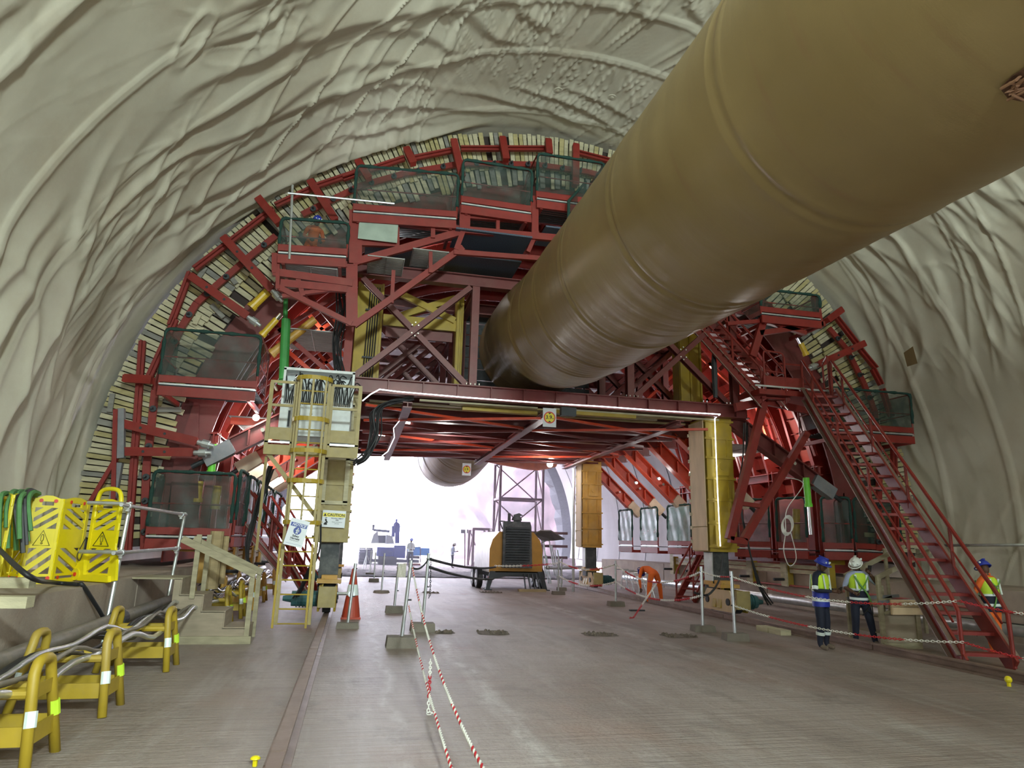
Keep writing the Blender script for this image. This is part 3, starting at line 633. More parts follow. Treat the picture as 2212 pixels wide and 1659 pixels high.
# ------------------------------------------------------------ work platforms with netting
def platform(label, a, b, h, depth=.9, net=NET, rail=True, fascia=.24, mid=True, sides=1, under=True, mesh_over=0., topb=None, deckm=None, group=None, yaw=None):
    # a, b: front corners at deck level; depth runs away from the photographer (or along 'yaw')
    a = V(a); b = V(b); d = (b-a); L = d.length; ux = d.normalized(); dy = V((0, 1, 0)) if yaw is None else V(yaw); up = V((0, 0, 1)); h2 = topb or h
    r = root('work_platform', (a+b)/2, label, 'platform', group)
    ob('fascia_beam', G().prof(a-up*.12, b-up*.12, [(-.04, -fascia/2), (.04, -fascia/2), (.04, fascia/2), (-.04, fascia/2)]), RD, r)
    ob('toe_board', G().prof(a+up*.2, b+up*.2, [(-.03, -.09), (.03, -.09), (.03, .09), (-.03, .09)]), RD, r)
    ob('deck_edge', G().bar(a+up*.06, b+up*.06, .05, .04), ST, r)
    g = G(); n = 12
    for k in range(n): g.bar(a+dy*depth*(k+.5)/n+up*.03, b+dy*depth*(k+.5)/n+up*.03, .04, .03)
    ob('deck', g, deckm or SD, r, kind='stuff')
    if under:
        ob('under_bracket', G().bar(a+ux*.15-up*.2, a+ux*.15-up*.2+dy*depth, .08, .12), RD, r); ob('under_bracket', G().bar(b-ux*.15-up*.2, b-ux*.15-up*.2+dy*depth, .08, .12), RD, r)
    rr = .11
    loop = [a+up*.05, a+up*(h-rr), a+up*(h-rr*.3)+ux*rr*.3, a+up*h+ux*rr, b+up*h2-ux*rr, b+up*(h2-rr*.3)-ux*rr*.3, b+up*(h2-rr), b+up*.05]
    ob('guard_rail', G().tube(loop, .028, 7), RD, r)
    if mid: ob('mid_rail', G().tube([a+up*h*.52, b+up*h2*.52], .02, 6), RD, r)
    g = G().grid(a+up*.28-dy*.035, b-a, up*(h-.34), 14, 8, lambda u, v: .02*math.sin(u*17+v*5)+.015*math.sin(v*13+u*3))
    if topb:
        vs = [V(x) for x in g.v]; g.v = [tuple(x+up*((h2-h)*max(0, min(1, (x-a).dot(ux)/L))*max(0, (x.z-a.z)/h))) for x in vs]
    ob('netting_panel', g, net, r, smooth=True)
    lp = [p+V((0, -.03, 0)) for p in loop[1:-1]]
    g = G(); dense = [];
    for p, q in zip([loop[0]+up*.25]+lp, lp+[loop[-1]+up*.25]):
        m_ = max(1, int((q-p).length/.12))
        for k in range(m_): dense.append(p.lerp(q, k/m_)-dy*.02)
    g.tube(dense, [.042+.018*math.sin(k*1.7)*math.sin(k*.6) for k in range(len(dense))], 7)
    ob('netting_hem', g, NTB, r, smooth=True)
    if sides:
        for c, hh in ((a, h), (b, h2)):
            ob('side_rail', G().tube([c+up*hh-up*.02, c+up*hh+dy*depth*.9, c+up*(hh-.1)+dy*depth, c+dy*depth+up*.05], .026, 6).tube([c+up*hh*.52, c+up*hh*.52+dy*depth], .02, 6), RD, r)
            ob('side_netting', G().grid(c+up*.2, dy*depth, up*(hh-.25), 6, 5, lambda u, v: .02*math.sin(u*9+v*6)), net, r, smooth=True)
    return r
up = V((0, 0, 1))
def at(px, py, Y, dz=0): return P(px, py, Y)+up*dz
p1 = platform('lowest of the upper netted platforms, left, near the two scaffold tubes', (-2.43, 17.6, 9.2), (-.70, 17.6, 9.28), 1.02, 1.3)
p2 = platform('wide netted upper platform with stepped corner below the crown', (-.62, 17.6, 10.62), (2.2, 17.6, 10.78), 1.42, 1.4, topb=1.42)
p2['label'] = 'widest netted upper platform, second from the left below the crown'
p3 = platform('netted platform under the crown holding the yellow fan, beside the brown duct', (2.32, 17.6, 11.28), (4.36, 17.6, 11.25), 1.42, 1.4)
p4 = platform('highest netted platform at the crown, partly hidden by the brown duct', (4.52, 17.6, 11.75), (6.6, 17.6, 11.75), 1.5, 1.4)
ob('gate_panel', G().grid(P(1228, 500, 17.2), P(1265, 455, 17.9)-P(1228, 500, 17.2), up*1.0, 4, 4), NET, p4); ob('gate_hem', G().tube([P(1228, 500, 17.2), P(1228, 500, 17.2)+up*.95, P(1265, 455, 17.9)+up*.95, P(1265, 455, 17.9)], .045, 7), NTB, p4)
# truss carrying the upper platforms
ut = root('platform_truss', (1, 17.9, 8.6), 'red steel truss of sloping beams carrying the upper netted platforms', 'truss')
_tb = [0]
def tb(a, b, w=.2, h=.12, m=RD, Y=17.7, Y2=None):
    _tb[0] += 1; Y = Y+.013*(_tb[0] % 9); return ob('truss_member', G().prof(P(*a, Y), P(*b, Y2 or Y), [(-w/2, -h/2), (w/2, -h/2), (w/2, h/2), (-w/2, h/2)], (0, 1, 0)), m, ut)
for a, b, w in (((596, 548), (596, 590), .2), ((590, 588), (762, 612), .2), ((592, 560), (750, 572), .16), ((768, 455), (768, 570), .34), ((762, 568), (1000, 500), .2), ((775, 470), (1000, 498), .22), ((778, 520), (856, 523), .3),
                ((858, 480), (858, 535), .12), ((935, 495), (935, 515), .12), ((1005, 440), (1003, 500), .3), ((1000, 497), (1205, 515), .2), ((1155, 425), (1155, 510), .2), ((1075, 478), (1075, 498), .1), ((1010, 468), (1150, 478), .14),
                ((760, 572), (760, 705), .3), ((765, 703), (1000, 535), .17), ((850, 585), (846, 655), .1), ((930, 545), (930, 590), .1), ((1000, 500), (985, 540), .14), ((980, 545), (1180, 560), .14), ((600, 620), (760, 700), .14), ((606, 612), (750, 625), .2), ((640, 590), (655, 640), .12), ((1205, 510), (1200, 530), .14),
                ((760, 620), (610, 640), .1), ((1160, 500), (1140, 545), .12)): tb(a, b, w)
tb((600, 590), (600, 625), .1)
o = ob('perforated_deck', G().box((3.3, 18.2, 10.55), (2.2, 1.3, .05)), mat('blue_grey_mesh', (.06, .08, .12), .5, vs=40, var=.6), ut); ob('perforated_deck', G().box((5.6, 18.2, 10.95), (1.6, 1.3, .05)), bpy.data.materials['blue_grey_mesh'], ut)
ob('sheet_deck', G().box((2.0, 18.9, 10.05), (4.5, 1.4, .05)), bpy.data.materials['blue_grey_mesh'], ut)
for x, z, w in ((.35, 9.5, 1.0), (1.55, 9.85, 1.0), (-1.6, 9.0, 1.4)): grating(ut, (x, 18.3, z), w, 1.3, 26)
ob('clear_panel', G().box(P(817, 500, 17.62), (1.05, .02, .55)), mat('dusty_polycarbonate', (.35, .42, .36), .25), ut)
# mid and low platforms each side
platform('large netted side platform on the left haunch above the ledge', (-5.05, 18.4, 5.66), (-2.72, 18.4, 5.66), 1.5, 1.8)
platform('dark netted left platform just above the kicker, behind the steel tube rail', (-4.92, 18.7, 1.9), (-3.0, 18.7, 1.9), 1.65, 1.0)
platform('right haunch platform with netting and open end rail beside the big stair', (14.4, 18.4, 5.66), (17.4, 18.4, 5.66), 1.4, 1.6, topb=1.4)
platform('red platform high on the right haunch just below the duct', (11.9, 18.0, 9.1), (14.0, 18.0, 9.1), .85, 1.4)
platform('right platform behind the big stair, at kicker height', (15.8, 19.5, 2.0), (17.5, 19.5, 1.95), 1.7, .9)
names = ['netted right walkway bay nearest the big stair, with a yellow prop behind', 'netted right walkway bay behind the coil of white rope', 'netted right walkway bay just behind the yellow carriage leg', 'greenish sheeted walkway bay left of the plywood clad leg', 'greenish sheeted walkway bay in the middle of the far right row',
         'pale sheeted walkway bay near the far end of the right row', 'farthest open railed bay of the right walkway']
bays = [((14.7, 19.6), (15.6, 19.4)), ((14.0, 21.0), (14.4, 20.0)), ((13.2, 22.4), (13.9, 21.3)), ((13.1, 25.1), (13.15, 23.9)), ((13.0, 27.3), (13.1, 25.4)), ((12.9, 29.9), (12.95, 28.2)), ((12.75, 32.2), (12.85, 30.8))]
for k, (a, b) in enumerate(bays):
    platform(names[k], (a[0], a[1], 1.98), (b[0], b[1], 1.98), 1.72, .75, net=NETP if k > 2 else NET, yaw=(1, .15, 0), sides=0)
lbays = [(-2.95, 18.9, 20.2), (-2.95, 20.6, 22.1), (-2.95, 22.5, 24.1), (-2.95, 24.6, 26.6), (-2.95, 27.2, 29.6)]
ln = ['tall netted bay of the left walkway, nearest the tube rail', 'left walkway bay with a white bag hung on it', 'third netted bay of the left walkway behind hanging cables', 'fourth netted bay of the left walkway seen edge on', 'farthest bay of the left walkway, behind the yellow ladder']
for k, (x, a, b) in enumerate(lbays): platform(ln[k], (x, b, 1.98), (x, a, 1.98), 1.7, .75, net=NETP if k in (1, 2) else NET, yaw=(-1, 0, 0), sides=0)
# upper-right access gear
# ------------------------------------------------------------ stairs
def stair(label, A, Bv, w, side, n, rail=True, name='steel_stair', sz=.30, m=RD, hz=1.0, ext=0.):
    # A: foot of the near stringer, Bv: its head; side: horizontal vector to the other stringer
    A = V(A); B_ = V(Bv); side = V(side).normalized()*w; r = root(name, A, label, 'stair')
    d = (B_-A).normalized(); hd = V((d.x, d.y, 0)).normalized()
    for o_ in (V((0, 0, 0)), side):
        st = ob('stringer', G().prof(A+o_, B_+o_, [(-.025, -sz/2), (.025, -sz/2), (.025, sz/2), (-.025, sz/2)], (0, 0, 1)), m, r)
        sg = -1 if o_.length == 0 else 1
        sd = side.normalized()*sg*.05
        ob('stringer_flange', G().bar(A+o_+sd+up*sz*.52, B_+o_+sd+up*sz*.52, .12, .025).bar(A+o_+sd-up*sz*.52, B_+o_+sd-up*sz*.52, .12, .025), RG if hz > 0 else m, st)
    for k in range(n):
        c = A.lerp(B_, (k+.6)/n); t = ob('tread', G().prof(c, c+side, [(-.13, -.03), (.13, -.03), (.13, .03), (-.13, .03)], (0, 0, 1)), m, r)
    if rail:
        for o_ in (V((0, 0, 0)), side):
            pts = [A+o_+up*.1, A+o_+up*.95, A+o_+d*.28+up*1.02]
            ob('handrail', G().tube([A+o_+up*.0, A+o_+up*.95, A.lerp(B_, .03)+o_+up*1.05, B_+o_+up*1.05, B_+o_+up*1.05+hd*.1, B_+o_+hd*.15], .04, 8), m, r)
            np_ = max(2, int((B_-A).length/2))
            for k in range(1, np_+1): c = A.lerp(B_, k/(np_+.4))+o_; ob('baluster', G().tube([c, c+up*1.02], .034, 7), m, r)
            ob('knee_rail', G().tube([A.lerp(B_, .03)+o_+up*.55, B_+o_+up*.55], .022, 6), m, r)
    return r
bs = stair('long red steel stair rising from the right rail to the carriage deck', (10.95, 11.0, .03), (13.05, 17.75, 6.62), .86, (.95, -.3, 0), 20, sz=.37)
stair('steep red upper stair running up under the brown duct on the right', P(1648, 868, 18.1), P(1500, 702, 19.2), .8, (1, .0, .0), 13, sz=.36)
stair('small red stair behind the right carriage leg, near the bending worker', PZ(1462, 1298, .02), P(1530, 1168, PZ(1462, 1298, .02).y+.5), .72, (.55, -.8, 0), 8, sz=.26)
stair('red stair at the left side beyond the yellow ladder', (-1.1, 23.4, .02), (-2.75, 24.6, 2.3), .8, (.35, .9, 0), 7, sz=.28)
stair('left small red stair going down behind the wooden steps', (-1.7, 20.8, .9), (-3.0, 20.8, 2.3), .6, (0, 1, 0), 5, sz=.2)
# landing on top of the long stair, carried by an A-shaped trestle
la = root('stair_landing', (12.8, 18.2, 6.6), 'red landing with hooped rails between the two right hand stairs', 'landing')
ob('landing_frame', G().box((13.0, 18.4, 6.62), (2.9, 1.2, .16)), RD, la)
ob('edge_strip', G().box((12.7, 17.78, 6.78), (2.6, .03, .05)), ST, la)
ob('toe_plate', G().box((12.35, 17.8, 6.95), (1.3, .03, .3)), RD, la)
def hoop(g, a, b, h, r=.03): a = V(a); b = V(b); u = (b-a).normalized(); g.tube([a, a+up*(h-.12), a+up*(h-.03)+u*.04, a+up*h+u*.12, b+up*h-u*.12, b+up*(h-.03)-u*.04, b+up*(h-.12), b], r, 8); g.tube([a+up*h*.5, b+up*h*.5], r*.7, 6)
for a, b in (((11.75, 17.8, 6.65), (12.45, 17.8, 6.6)), ((12.5, 17.9, 6.65), (12.55, 18.9, 6.65)), ((13.9, 17.7, 6.65), (14.4, 18.6, 6.65)), ((13.0, 19.0, 6.65), (14.3, 19.0, 6.65))):
    g = G(); hoop(g, a, b, 1.25); ob('hooped_rail', g, RD, la)
for a, b, w in (((1650, 868), (1575, 1165), .22), ((1742, 935), (1607, 1165), .2), ((1575, 1165), (1612, 1170), .18), ((1602, 1088), (1640, 1093), .12)):
    ob('trestle_leg', G().bar(P(*a, 18.3), P(*b, 18.3 if a[0] > 1600 else 18.3), w, .18, up=(0, 1, 0)), RD, la)
ob('bracket_beam', G().bar(P(1588, 880, 18.6), P(1690, 862, 18.6), .16, .25), RD, la)
ob('cross_beam', G().bar(P(1655, 868, 18.4), P(1800, 900, 18.4), .12, .2), RD, la)
# framing under the high right platform
for a, b, w in (((1660, 655), (1625, 770), .22), ((1655, 665), (1745, 695), .14), ((1760, 640), (1770, 705), .22), ((1735, 690), (1770, 700), .2), ((1640, 690), (1740, 720), .14), ((1640, 720), (1780, 700), .16), ((1570, 700), (1690, 690), .12)):
    ob('hanger_brace', G().bar(P(*a, 18.2), P(*b, 18.2), w, .14, up=(0, 1, 0)), RD, la)

# ------------------------------------------------------------ yellow caged ladder platform and the hydraulic cabinet
ly = root('caged_ladder', (-1.2, 16.9, 0), 'yellow caged ladder with railed platform in front of the left carriage leg', 'ladder')
xl, xr, yl = -1.52, -.80, 16.85
for x in (xl, xr): ob('stile', G().box((x, yl, 2.95), (.07, .045, 5.7)), YT, ly)
ob('stile_extension', G().box((xl-.07, yl, .95), (.05, .04, 1.85)).box((xr-.07, yl-.02, .95), (.05, .04, 1.85)), YG, ly)
for k in range(18): ob('rung', G().tube([(xl, yl, .12+k*.315), (xr, yl, .12+k*.315)], .017, 6), YG, ly)
for z in (2.35, 3.3, 4.0, 4.75, 5.75):
    pts = [(( xl+xr)/2+.42*math.cos(a), yl-.36*math.sin(a)*1.0, z) for a in np.linspace(pi, 0, 14)]
    g = G()
    for p, q in zip(pts[:-1], pts[1:]): g.box((V(p)+V(q))/2, ((V(q)-V(p)).length+.01, .012, .1), Matrix.Rotation(math.atan2(q[1]-p[1], q[0]-p[0]), 3, 'Z'))
    ob('cage_hoop', g, YG, ly)
for a in (pi*.25, pi*.5, pi*.75): ob('cage_bar', G().box(((xl+xr)/2+.41*math.cos(a), yl-.35*math.sin(a), 4.05), (.05, .012, 3.5)), YT, ly)
X0, X1, ZP = -2.2, -.02, 4.1
ob('platform_floor', G().box(((X0+X1)/2, 17.6, ZP), (X1-X0, 1.0, .06)), GREY, ly)
for a, b in ((X0, xl-.05), (xr+.05, X1)):
    ob('kick_plate', G().box(((a+b)/2, 17.08, ZP+.33), (b-a, .02, .3)), YT, ly); ob('floor_edge', G().box(((a+b)/2, 17.06, ZP+.12), (b-a, .05, .04)), ST, ly)
    for z in (1.02, 1.6): ob('guard_bar', G().box(((a+b)/2, 17.08, ZP+z), (b-a, .05, .06)), YT, ly)
ob('platform_beam', G().box(((X0+X1)/2, 17.08, ZP-.06), (X1-X0, .08, .24)), YT, ly)
for x in (X0+.04, X1-.04, xl-.06, xr+.06): ob('guard_post', G().box((x, 17.06, ZP+.72), (.09, .05, 1.7)), YT, ly)
for x in (X0+.03, X1-.03): ob('side_guard', G().box((x, 17.6, ZP+1.6), (.05, 1.0, .05)).box((x, 17.6, ZP+1.0), (.04, 1.0, .04)), YT, ly)
ob('knee_brace', G().bar((X0+.1, 17.2, ZP-.15), (-.75, 17.2, 2.35), .1, .1), YT, ly)
ob('knee_brace', G().bar((X0+.05, 17.3, ZP-.2), (X0-.02, 17.9, 1.7), .06, .06), YT, ly)
hc = root('hydraulic_cabinet', (-1.15, 18.6, 4.5), 'white hydraulic valve cabinet full of black hoses behind the yellow ladder', 'cabinet')
ob('cabinet_frame', G().box((-1.15, 18.55, 6.34), (1.82, .5, .07)).box((-2.03, 18.55, 5.85), (.06, .5, 1.0)).box((-.27, 18.55, 5.85), (.06, .5, 1.0)).box((-1.15, 18.85, 5.4), (1.8, .04, 1.9)), WH, hc)
for x, w in ((-1.82, .5), (-1.15, .82), (-.52, .5)): ob('tank_panel', G().box((x, 18.36, 4.98), (w-.02, .2, .82)), WH, hc)
ob('sight_gauge', G().box((-1.82, 18.25, 5.0), (.05, .03, .42)), SD, hc); ob('round_port', G().tube([(-1.28, 18.24, 5.15), (-1.28, 18.26, 5.15)], .035, 12), BK, hc)
for k in range(34):
    x = -1.95+k*.05; x2 = x+R.uniform(-.25, .35); zz = R.uniform(5.95, 6.25)
    ob('hose', G().tube(smoothpts([(x, 18.35, 5.42), (x+.01, 18.3, 5.65), ((x+x2)/2, 18.33, zz), (x2, 18.45, zz-.05+R.uniform(-.2, .1))], 4), .016, 6), BK, hc)
g = G()
for k in range(30): g.tube([(-1.93+k*.055, 18.34, 5.4), (-1.93+k*.055, 18.34, 5.5)], .02, 6)
ob('hose_couplings', g, CH, hc, kind='stuff')
ob('pressure_gauge', G().tube([(-1.82, 18.26, 5.95), (-1.82, 18.3, 5.95)], .06, 14), CH, hc); ob('valve_pipe', G().tube([(-1.75, 18.3, 5.6), (-1.75, 18.3, 6.1), (-1.7, 18.3, 6.15), (-1.6, 18.3, 6.15)], .02, 6), CH, hc)
# hose bundles
def bundle(name, label, pts, n, r, spread, m=BK, cat='hoses'):
    t = root(name, pts[0], label, cat)
    for k in range(n):
        o_ = V((R.uniform(-1, 1), R.uniform(-.6, .6), 0))*spread
        ob('hose', G().tube(smoothpts([V(p)+o_+V((R.uniform(-1, 1), R.uniform(-1, 1), R.uniform(-1, 1)))*spread*.6 for p in pts], 5), r, 6), m, t)
bundle('hose_bundle', 'black hoses hanging below the beam right of the cabinet', [P(770, 1000, 18.9), P(790, 985, 18.8), P(812, 940, 18.8), P(815, 890, 18.9), P(850, 868, 19.0), P(890, 862, 19.2)], 14, .022, .13)
bundle('hose_bundle', 'black hoses dropping onto the top of the hydraulic cabinet', [P(735, 620, 19), P(738, 680, 18.9), P(728, 740, 18.9), P(735, 800, 18.7)], 9, .022, .12)
bundle('hose_bundle', 'black hoses hanging from the caged ladder to the rail bogie', [P(690, 1130, 18.2), P(688, 1190, 18.2), P(660, 1255, 18.4), P(640, 1290, 18.6)], 4, .025, .06)
bundle('hose_bundle', 'black cables hung on the front of the right carriage leg', [P(1612, 915, 18.9), P(1610, 990, 18.9), P(1596, 1060, 18.9), P(1612, 1160, 18.9), P(1640, 1260, 19), P(1665, 1305, 19)], 4, .022, .06)
bundle('hose_bundle', 'black hoses drooping to the right carriage bogie', [P(1562, 1195, 18.9), P(1556, 1250, 18.9), P(1530, 1285, 18.9), P(1500, 1280, 19.4)], 3, .022, .03)
bundle('hose_bundle', 'dark cables tied over the left walkway, hanging near the wooden steps', [P(585, 1010, 19), P(560, 1090, 18.8), P(540, 1160, 18.7), P(535, 1200, 18.7), P(540, 1225, 18.7)], 7, .025, .07)
# ------------------------------------------------------------ hydraulic props
def prop(label, a, b, r, m, rod=None, cat='prop', mr=CH):
    t = root('hydraulic_prop', b, label, cat); a = V(a); b = V(b)
    ob('cylinder_body', G().tube([a, b], r, 14), m, t); ob('collar', G().tube([b, b+(a-b).normalized()*.1], r*1.2, 14), m, t)
    if rod is not None: ob('rod', G().tube([b, rod], r*.5, 10), mr, t)
prop('thick dark green hydraulic cylinder standing left of the white cabinet', P(618, 690, 19.6), P(612, 830, 19.6), .13, GH, P(620, 560, 19.8), mr=GH)
prop('lime green cylinder under the left haunch strut', P(462, 960, 19.5), P(456, 1025, 19.5), .1, GL)
prop('lime green cylinder with chrome rod above the right walkway', P(1741, 1032, 19.2), P(1747, 1095, 19.2), .1, GL, P(1752, 1155, 19.2))
prop('small green cylinder seen between the far right struts', P(1365, 972, 29), P(1366, 990, 29), .12, GL)
prop('yellow screw prop leaning in the left haunch, upper one', P(578, 630, 19.3), P(542, 665, 19.3), .12, YP, P(590, 615, 19.3))
prop('yellow screw prop leaning in the left haunch, lower one', P(597, 690, 19.4), P(565, 725, 19.4), .09, YP, P(606, 678, 19.4))
prop('yellow screw prop on the right haunch above the hooped rails', P(1730, 742, 19.0), P(1742, 768, 19.0), .09, YP, P(1722, 730, 19.0))
prop('brown round prop leaning in the left haunch beside the cabinet', P(680, 690, 20), P(585, 765, 20), .12, YO)
prop('yellow screw prop behind the netting of the right walkway', P(1720, 1100, 20.6), P(1720, 1165, 20.6), .12, YP)
prop('yellow screw prop behind the bay beside the big stair', P(1820, 1085, 20.4), P(1820, 1160, 20.4), .11, YP)
prop('yellow prop seen through the low left platform netting, left one', P(430, 1040, 20.0), P(425, 1085, 20.0), .12, YP); prop('yellow prop seen through the low left platform netting, right one', P(470, 1050, 20.3), P(463, 1100, 20.3), .12, YP)
# scaffold tubes clipped to the upper platform
ob('scaffold_tube', G().tube([P(632, 400, 17.56), P(625, 560, 17.56)], .035, 8), ST, label='upright scaffold tube above the lowest upper platform', cat='scaffold tube')
ob('scaffold_tube', G().tube([P(622, 417, 17.52), P(852, 440, 17.52)], .03, 8), ST, label='horizontal scaffold tube crossing in front of the stop end planks', cat='scaffold tube')
# lights on the carriage
LW = emis('lamp_white', (1, 1, .98), 14); LC = emis('led_strip_white', (.86, .93, 1), 5)
def tube_light(label, a, b):
    t = root('tube_light', a, label, 'light'); ob('diffuser', G().tube([a, b], .035, 8), LW, t); ob('housing', G().bar(V(a)+up*.05, V(b)+up*.05, .08, .04), WH, t)
tube_light('glowing tube light beneath the right haunch, right of the yellow leg', P(1652, 990, 20.3), P(1682, 981, 20.3))
tube_light('glowing tube light behind the right struts, left of the plywood leg', P(1490, 1022, 23), P(1508, 1015, 23))
tube_light('glowing tube light under the deck, left of the long beam', P(875, 886, 22), P(893, 888, 22)); tube_light('glowing tube light under the deck near the far left corner', P(812, 938, 26), P(832, 940, 26))
tube_light('glowing tube light under the deck, second row', P(868, 912, 24), P(886, 914, 24))
def bulb(label, p, r=.09, e=60):
    t = root('flood_light', p, label, 'light'); ob('bulb', G().ball(p, r, 12, 8), LW, t, smooth=True); ob('lamp_head', G().tube([V(p)+V((0, .12, .02)), V(p)+V((0, .2, .05))], [r, r*.5], 12), SD, t)
    lamp('bulb_light', 'POINT', V(p)+V((0, -.2, 0)), e*.6, rad=.1)
bulb('bright round lamp under the rear end of the deck', P(1188, 1003, 30.3), .14, 180); bulb('small floodlight behind the widest upper platform', P(862, 473, 18.6), .06, 50); bulb('small floodlight under the left haunch platform', P(553, 902, 19.2), .09, 120)
bulb('small bulb among the far right struts, left one', P(1375, 1043, 26), .05, 20); bulb('small bulb among the far right struts, right one', P(1424, 1034, 25), .05, 20)
led = [P(*p, 18.9) for p in ((783, 866), (800, 852), (820, 841), (860, 846), (1000, 858), (1150, 869), (1300, 878), (1440, 888), (1556, 895))]+[P(1544, 904, 19.15), P(1546, 960, 19.2), P(1550, 1060, 19.2), P(1553, 1120, 19.2), P(1556, 1180, 19.2)]
ob('led_strip', G().tube(led, .016, 6), LC, label='glowing white light rope along the front beam and down the right leg', cat='light strip')
ob('led_strip', G().tube([P(*p, 21) for p in ((866, 905), (850, 925), (852, 945), (838, 975), (825, 985))], .012, 6), LC, label='short white light rope winding along the left underslung beam', cat='light strip')
ob('speaker_box', G().box(P(1227, 890, 18.85), (.45, .2, .24)), SD, label='black box hung under the front beam beside the height sign', cat='box')
# signs
SW = mat('sign_white', (.75, .78, .82), .4, var=.02); SB = mat('sign_blue', (.03, .06, .32), .4); SY = mat('sign_yellow', (.85, .72, .03), .4); SR = mat('sign_red', (.7, .04, .02), .4); SK = mat('sign_black', (.01, .01, .01), .5)
def sign(label, c, w, h, tilt=0):
    r = root('sign', c, label, 'sign'); M = Matrix.Translation(V(c)) @ Matrix.Rotation(pi/2, 4, 'X') @ Matrix.Rotation(tilt, 4, 'Z')
    def rect(nm, x, y, ww, hh, m, d=.004):
        g = G().box((x, y, d/2), (ww, hh, d)); g.v = [tuple(M @ V(v)) for v in g.v]; return ob(nm, g, m, r)
    rect('board', 0, 0, w, h, SW, .006); return r, M, rect
def disc(nm, r, M, x, y, rad, m, d, n=28):
    g = G().tube([(x, y, 0), (x, y, d)], rad, n); g.v = [tuple(M @ V(v)) for v in g.v]; return ob(nm, g, m, r)
def tri(nm, r, M, pts, m, d):
    g = G().poly([(x, y, d) for x, y in pts], .004, (0, 0, 1)); g.v = [tuple(M @ V(v)) for v in g.v]; return ob(nm, g, m, r)
def hsign(label, c, w):
    r, M, rect = sign(label, c, w, w*1.38)
    disc('red_ring', r, M, 0, 0, w*.44, SR, .012); disc('yellow_disc', r, M, 0, 0, w*.36, SY, .016)
    text('lettering', '3.9', w*.4, M @ Matrix.Translation((-w*.06, 0, .018)), SK, r, bold=.002); text('lettering', 'm', w*.18, M @ Matrix.Translation((w*.26, -w*.06, .018)), SK, r)
    tri('arrow', r, M, [(-w*.12, w*.35), (w*.12, w*.35), (0, w*.23)], SK, .018); tri('arrow', r, M, [(-w*.12, -w*.35), (w*.12, -w*.35), (0, -w*.23)], SK, .018)
hsign('round 3.9 m height limit sign hung from the front beam', P(1187, 902, 18.8), .40)
hsign('small faded 3.9 m height limit sign at the rear of the carriage', P(1008, 1014, 30.6), .40)
r, M, rect = sign('white NOTICE Safety Harness sign tied askew to the caged ladder', P(641, 1151, 16.4), .42, .60, -.22)
ob('tie_cord', G().tube([M @ V((-.1, .29, 0)), M @ V((0, .36, -.02)), M @ V((0, .45, -.1))], .006, 5).tube([M @ V((.1, .29, 0)), M @ V((0, .36, -.02))], .006, 5), CW, r)
rect('blue_band', 0, .17, .36, .085, SB, .010); text('lettering', 'NOTICE', .082, M @ Matrix.Translation((0, .17, .011)), SW, r, shear=.3, bold=.002); disc('pictogram_disc', r, M, 0, .045, .085, SB, .010)
g = G().tube([(-.03, .04, .013), (0, .075, .013), (.03, .06, .013), (.035, .02, .013)], .012, 6).tube([(.0, .07, .013), (-.005, .02, .013), (-.02, -.02, .013)], .014, 6).tube([(0, .02, .013), (.02, -.02, .013)], .012, 6).ball((.005, .1, .013), .016, 8, 5); g.v = [tuple(M @ V(v)) for v in g.v]; ob('harness_pictogram', g, SW, r)
text('lettering', 'Safety', .062, M @ Matrix.Translation((0, -.075, .008)), SK, r, bold=.002); text('lettering', 'Harness', .062, M @ Matrix.Translation((0, -.13, .008)), SK, r, bold=.002); text('lettering', 'Must be worn', .036, M @ Matrix.Translation((0, -.175, .008)), SK, r)
rect('thin_border', 0, -.25, .34, .004, SB, .008)
r, M, rect = sign('CAUTION falling object sign on the left carriage leg', P(721, 1121, 19.05), .60, .44, -.03)
rect('yellow_band', 0, .1, .58, .1, SY, .010); text('lettering', 'CAUTION', .1, M @ Matrix.Translation((.05, .1, .011)), SK, r, bold=.003); tri('warning_triangle', r, M, [(-.27, .065), (-.19, .065), (-.23, .14)], SK, .012)
text('lettering', 'FALLING OBJECT', .042, M @ Matrix.Translation((.09, .015, .008)), SK, r, bold=.001); text('lettering', 'RISK', .042, M @ Matrix.Translation((.09, -.03, .008)), SK, r, bold=.001); text('lettering', 'Watch overhead at', .034, M @ Matrix.Translation((.09, -.08, .008)), SK, r); text('lettering', 'all times', .034, M @ Matrix.Translation((.09, -.12, .008)), SK, r)
g = G().ball((-.2, -.03, .01), .025, 8, 5).tube([(-.2, -.05, .01), (-.16, -.09, .01), (-.22, -.12, .01)], .022, 6).tube([(-.24, -.14, .01), (-.16, -.14, .01)], .02, 6).tube([(-.22, .015, .01), (-.17, .025, .01)], .008, 5); g.v = [tuple(M @ V(v)) for v in g.v]; ob('falling_object_pictogram', g, SK, r)
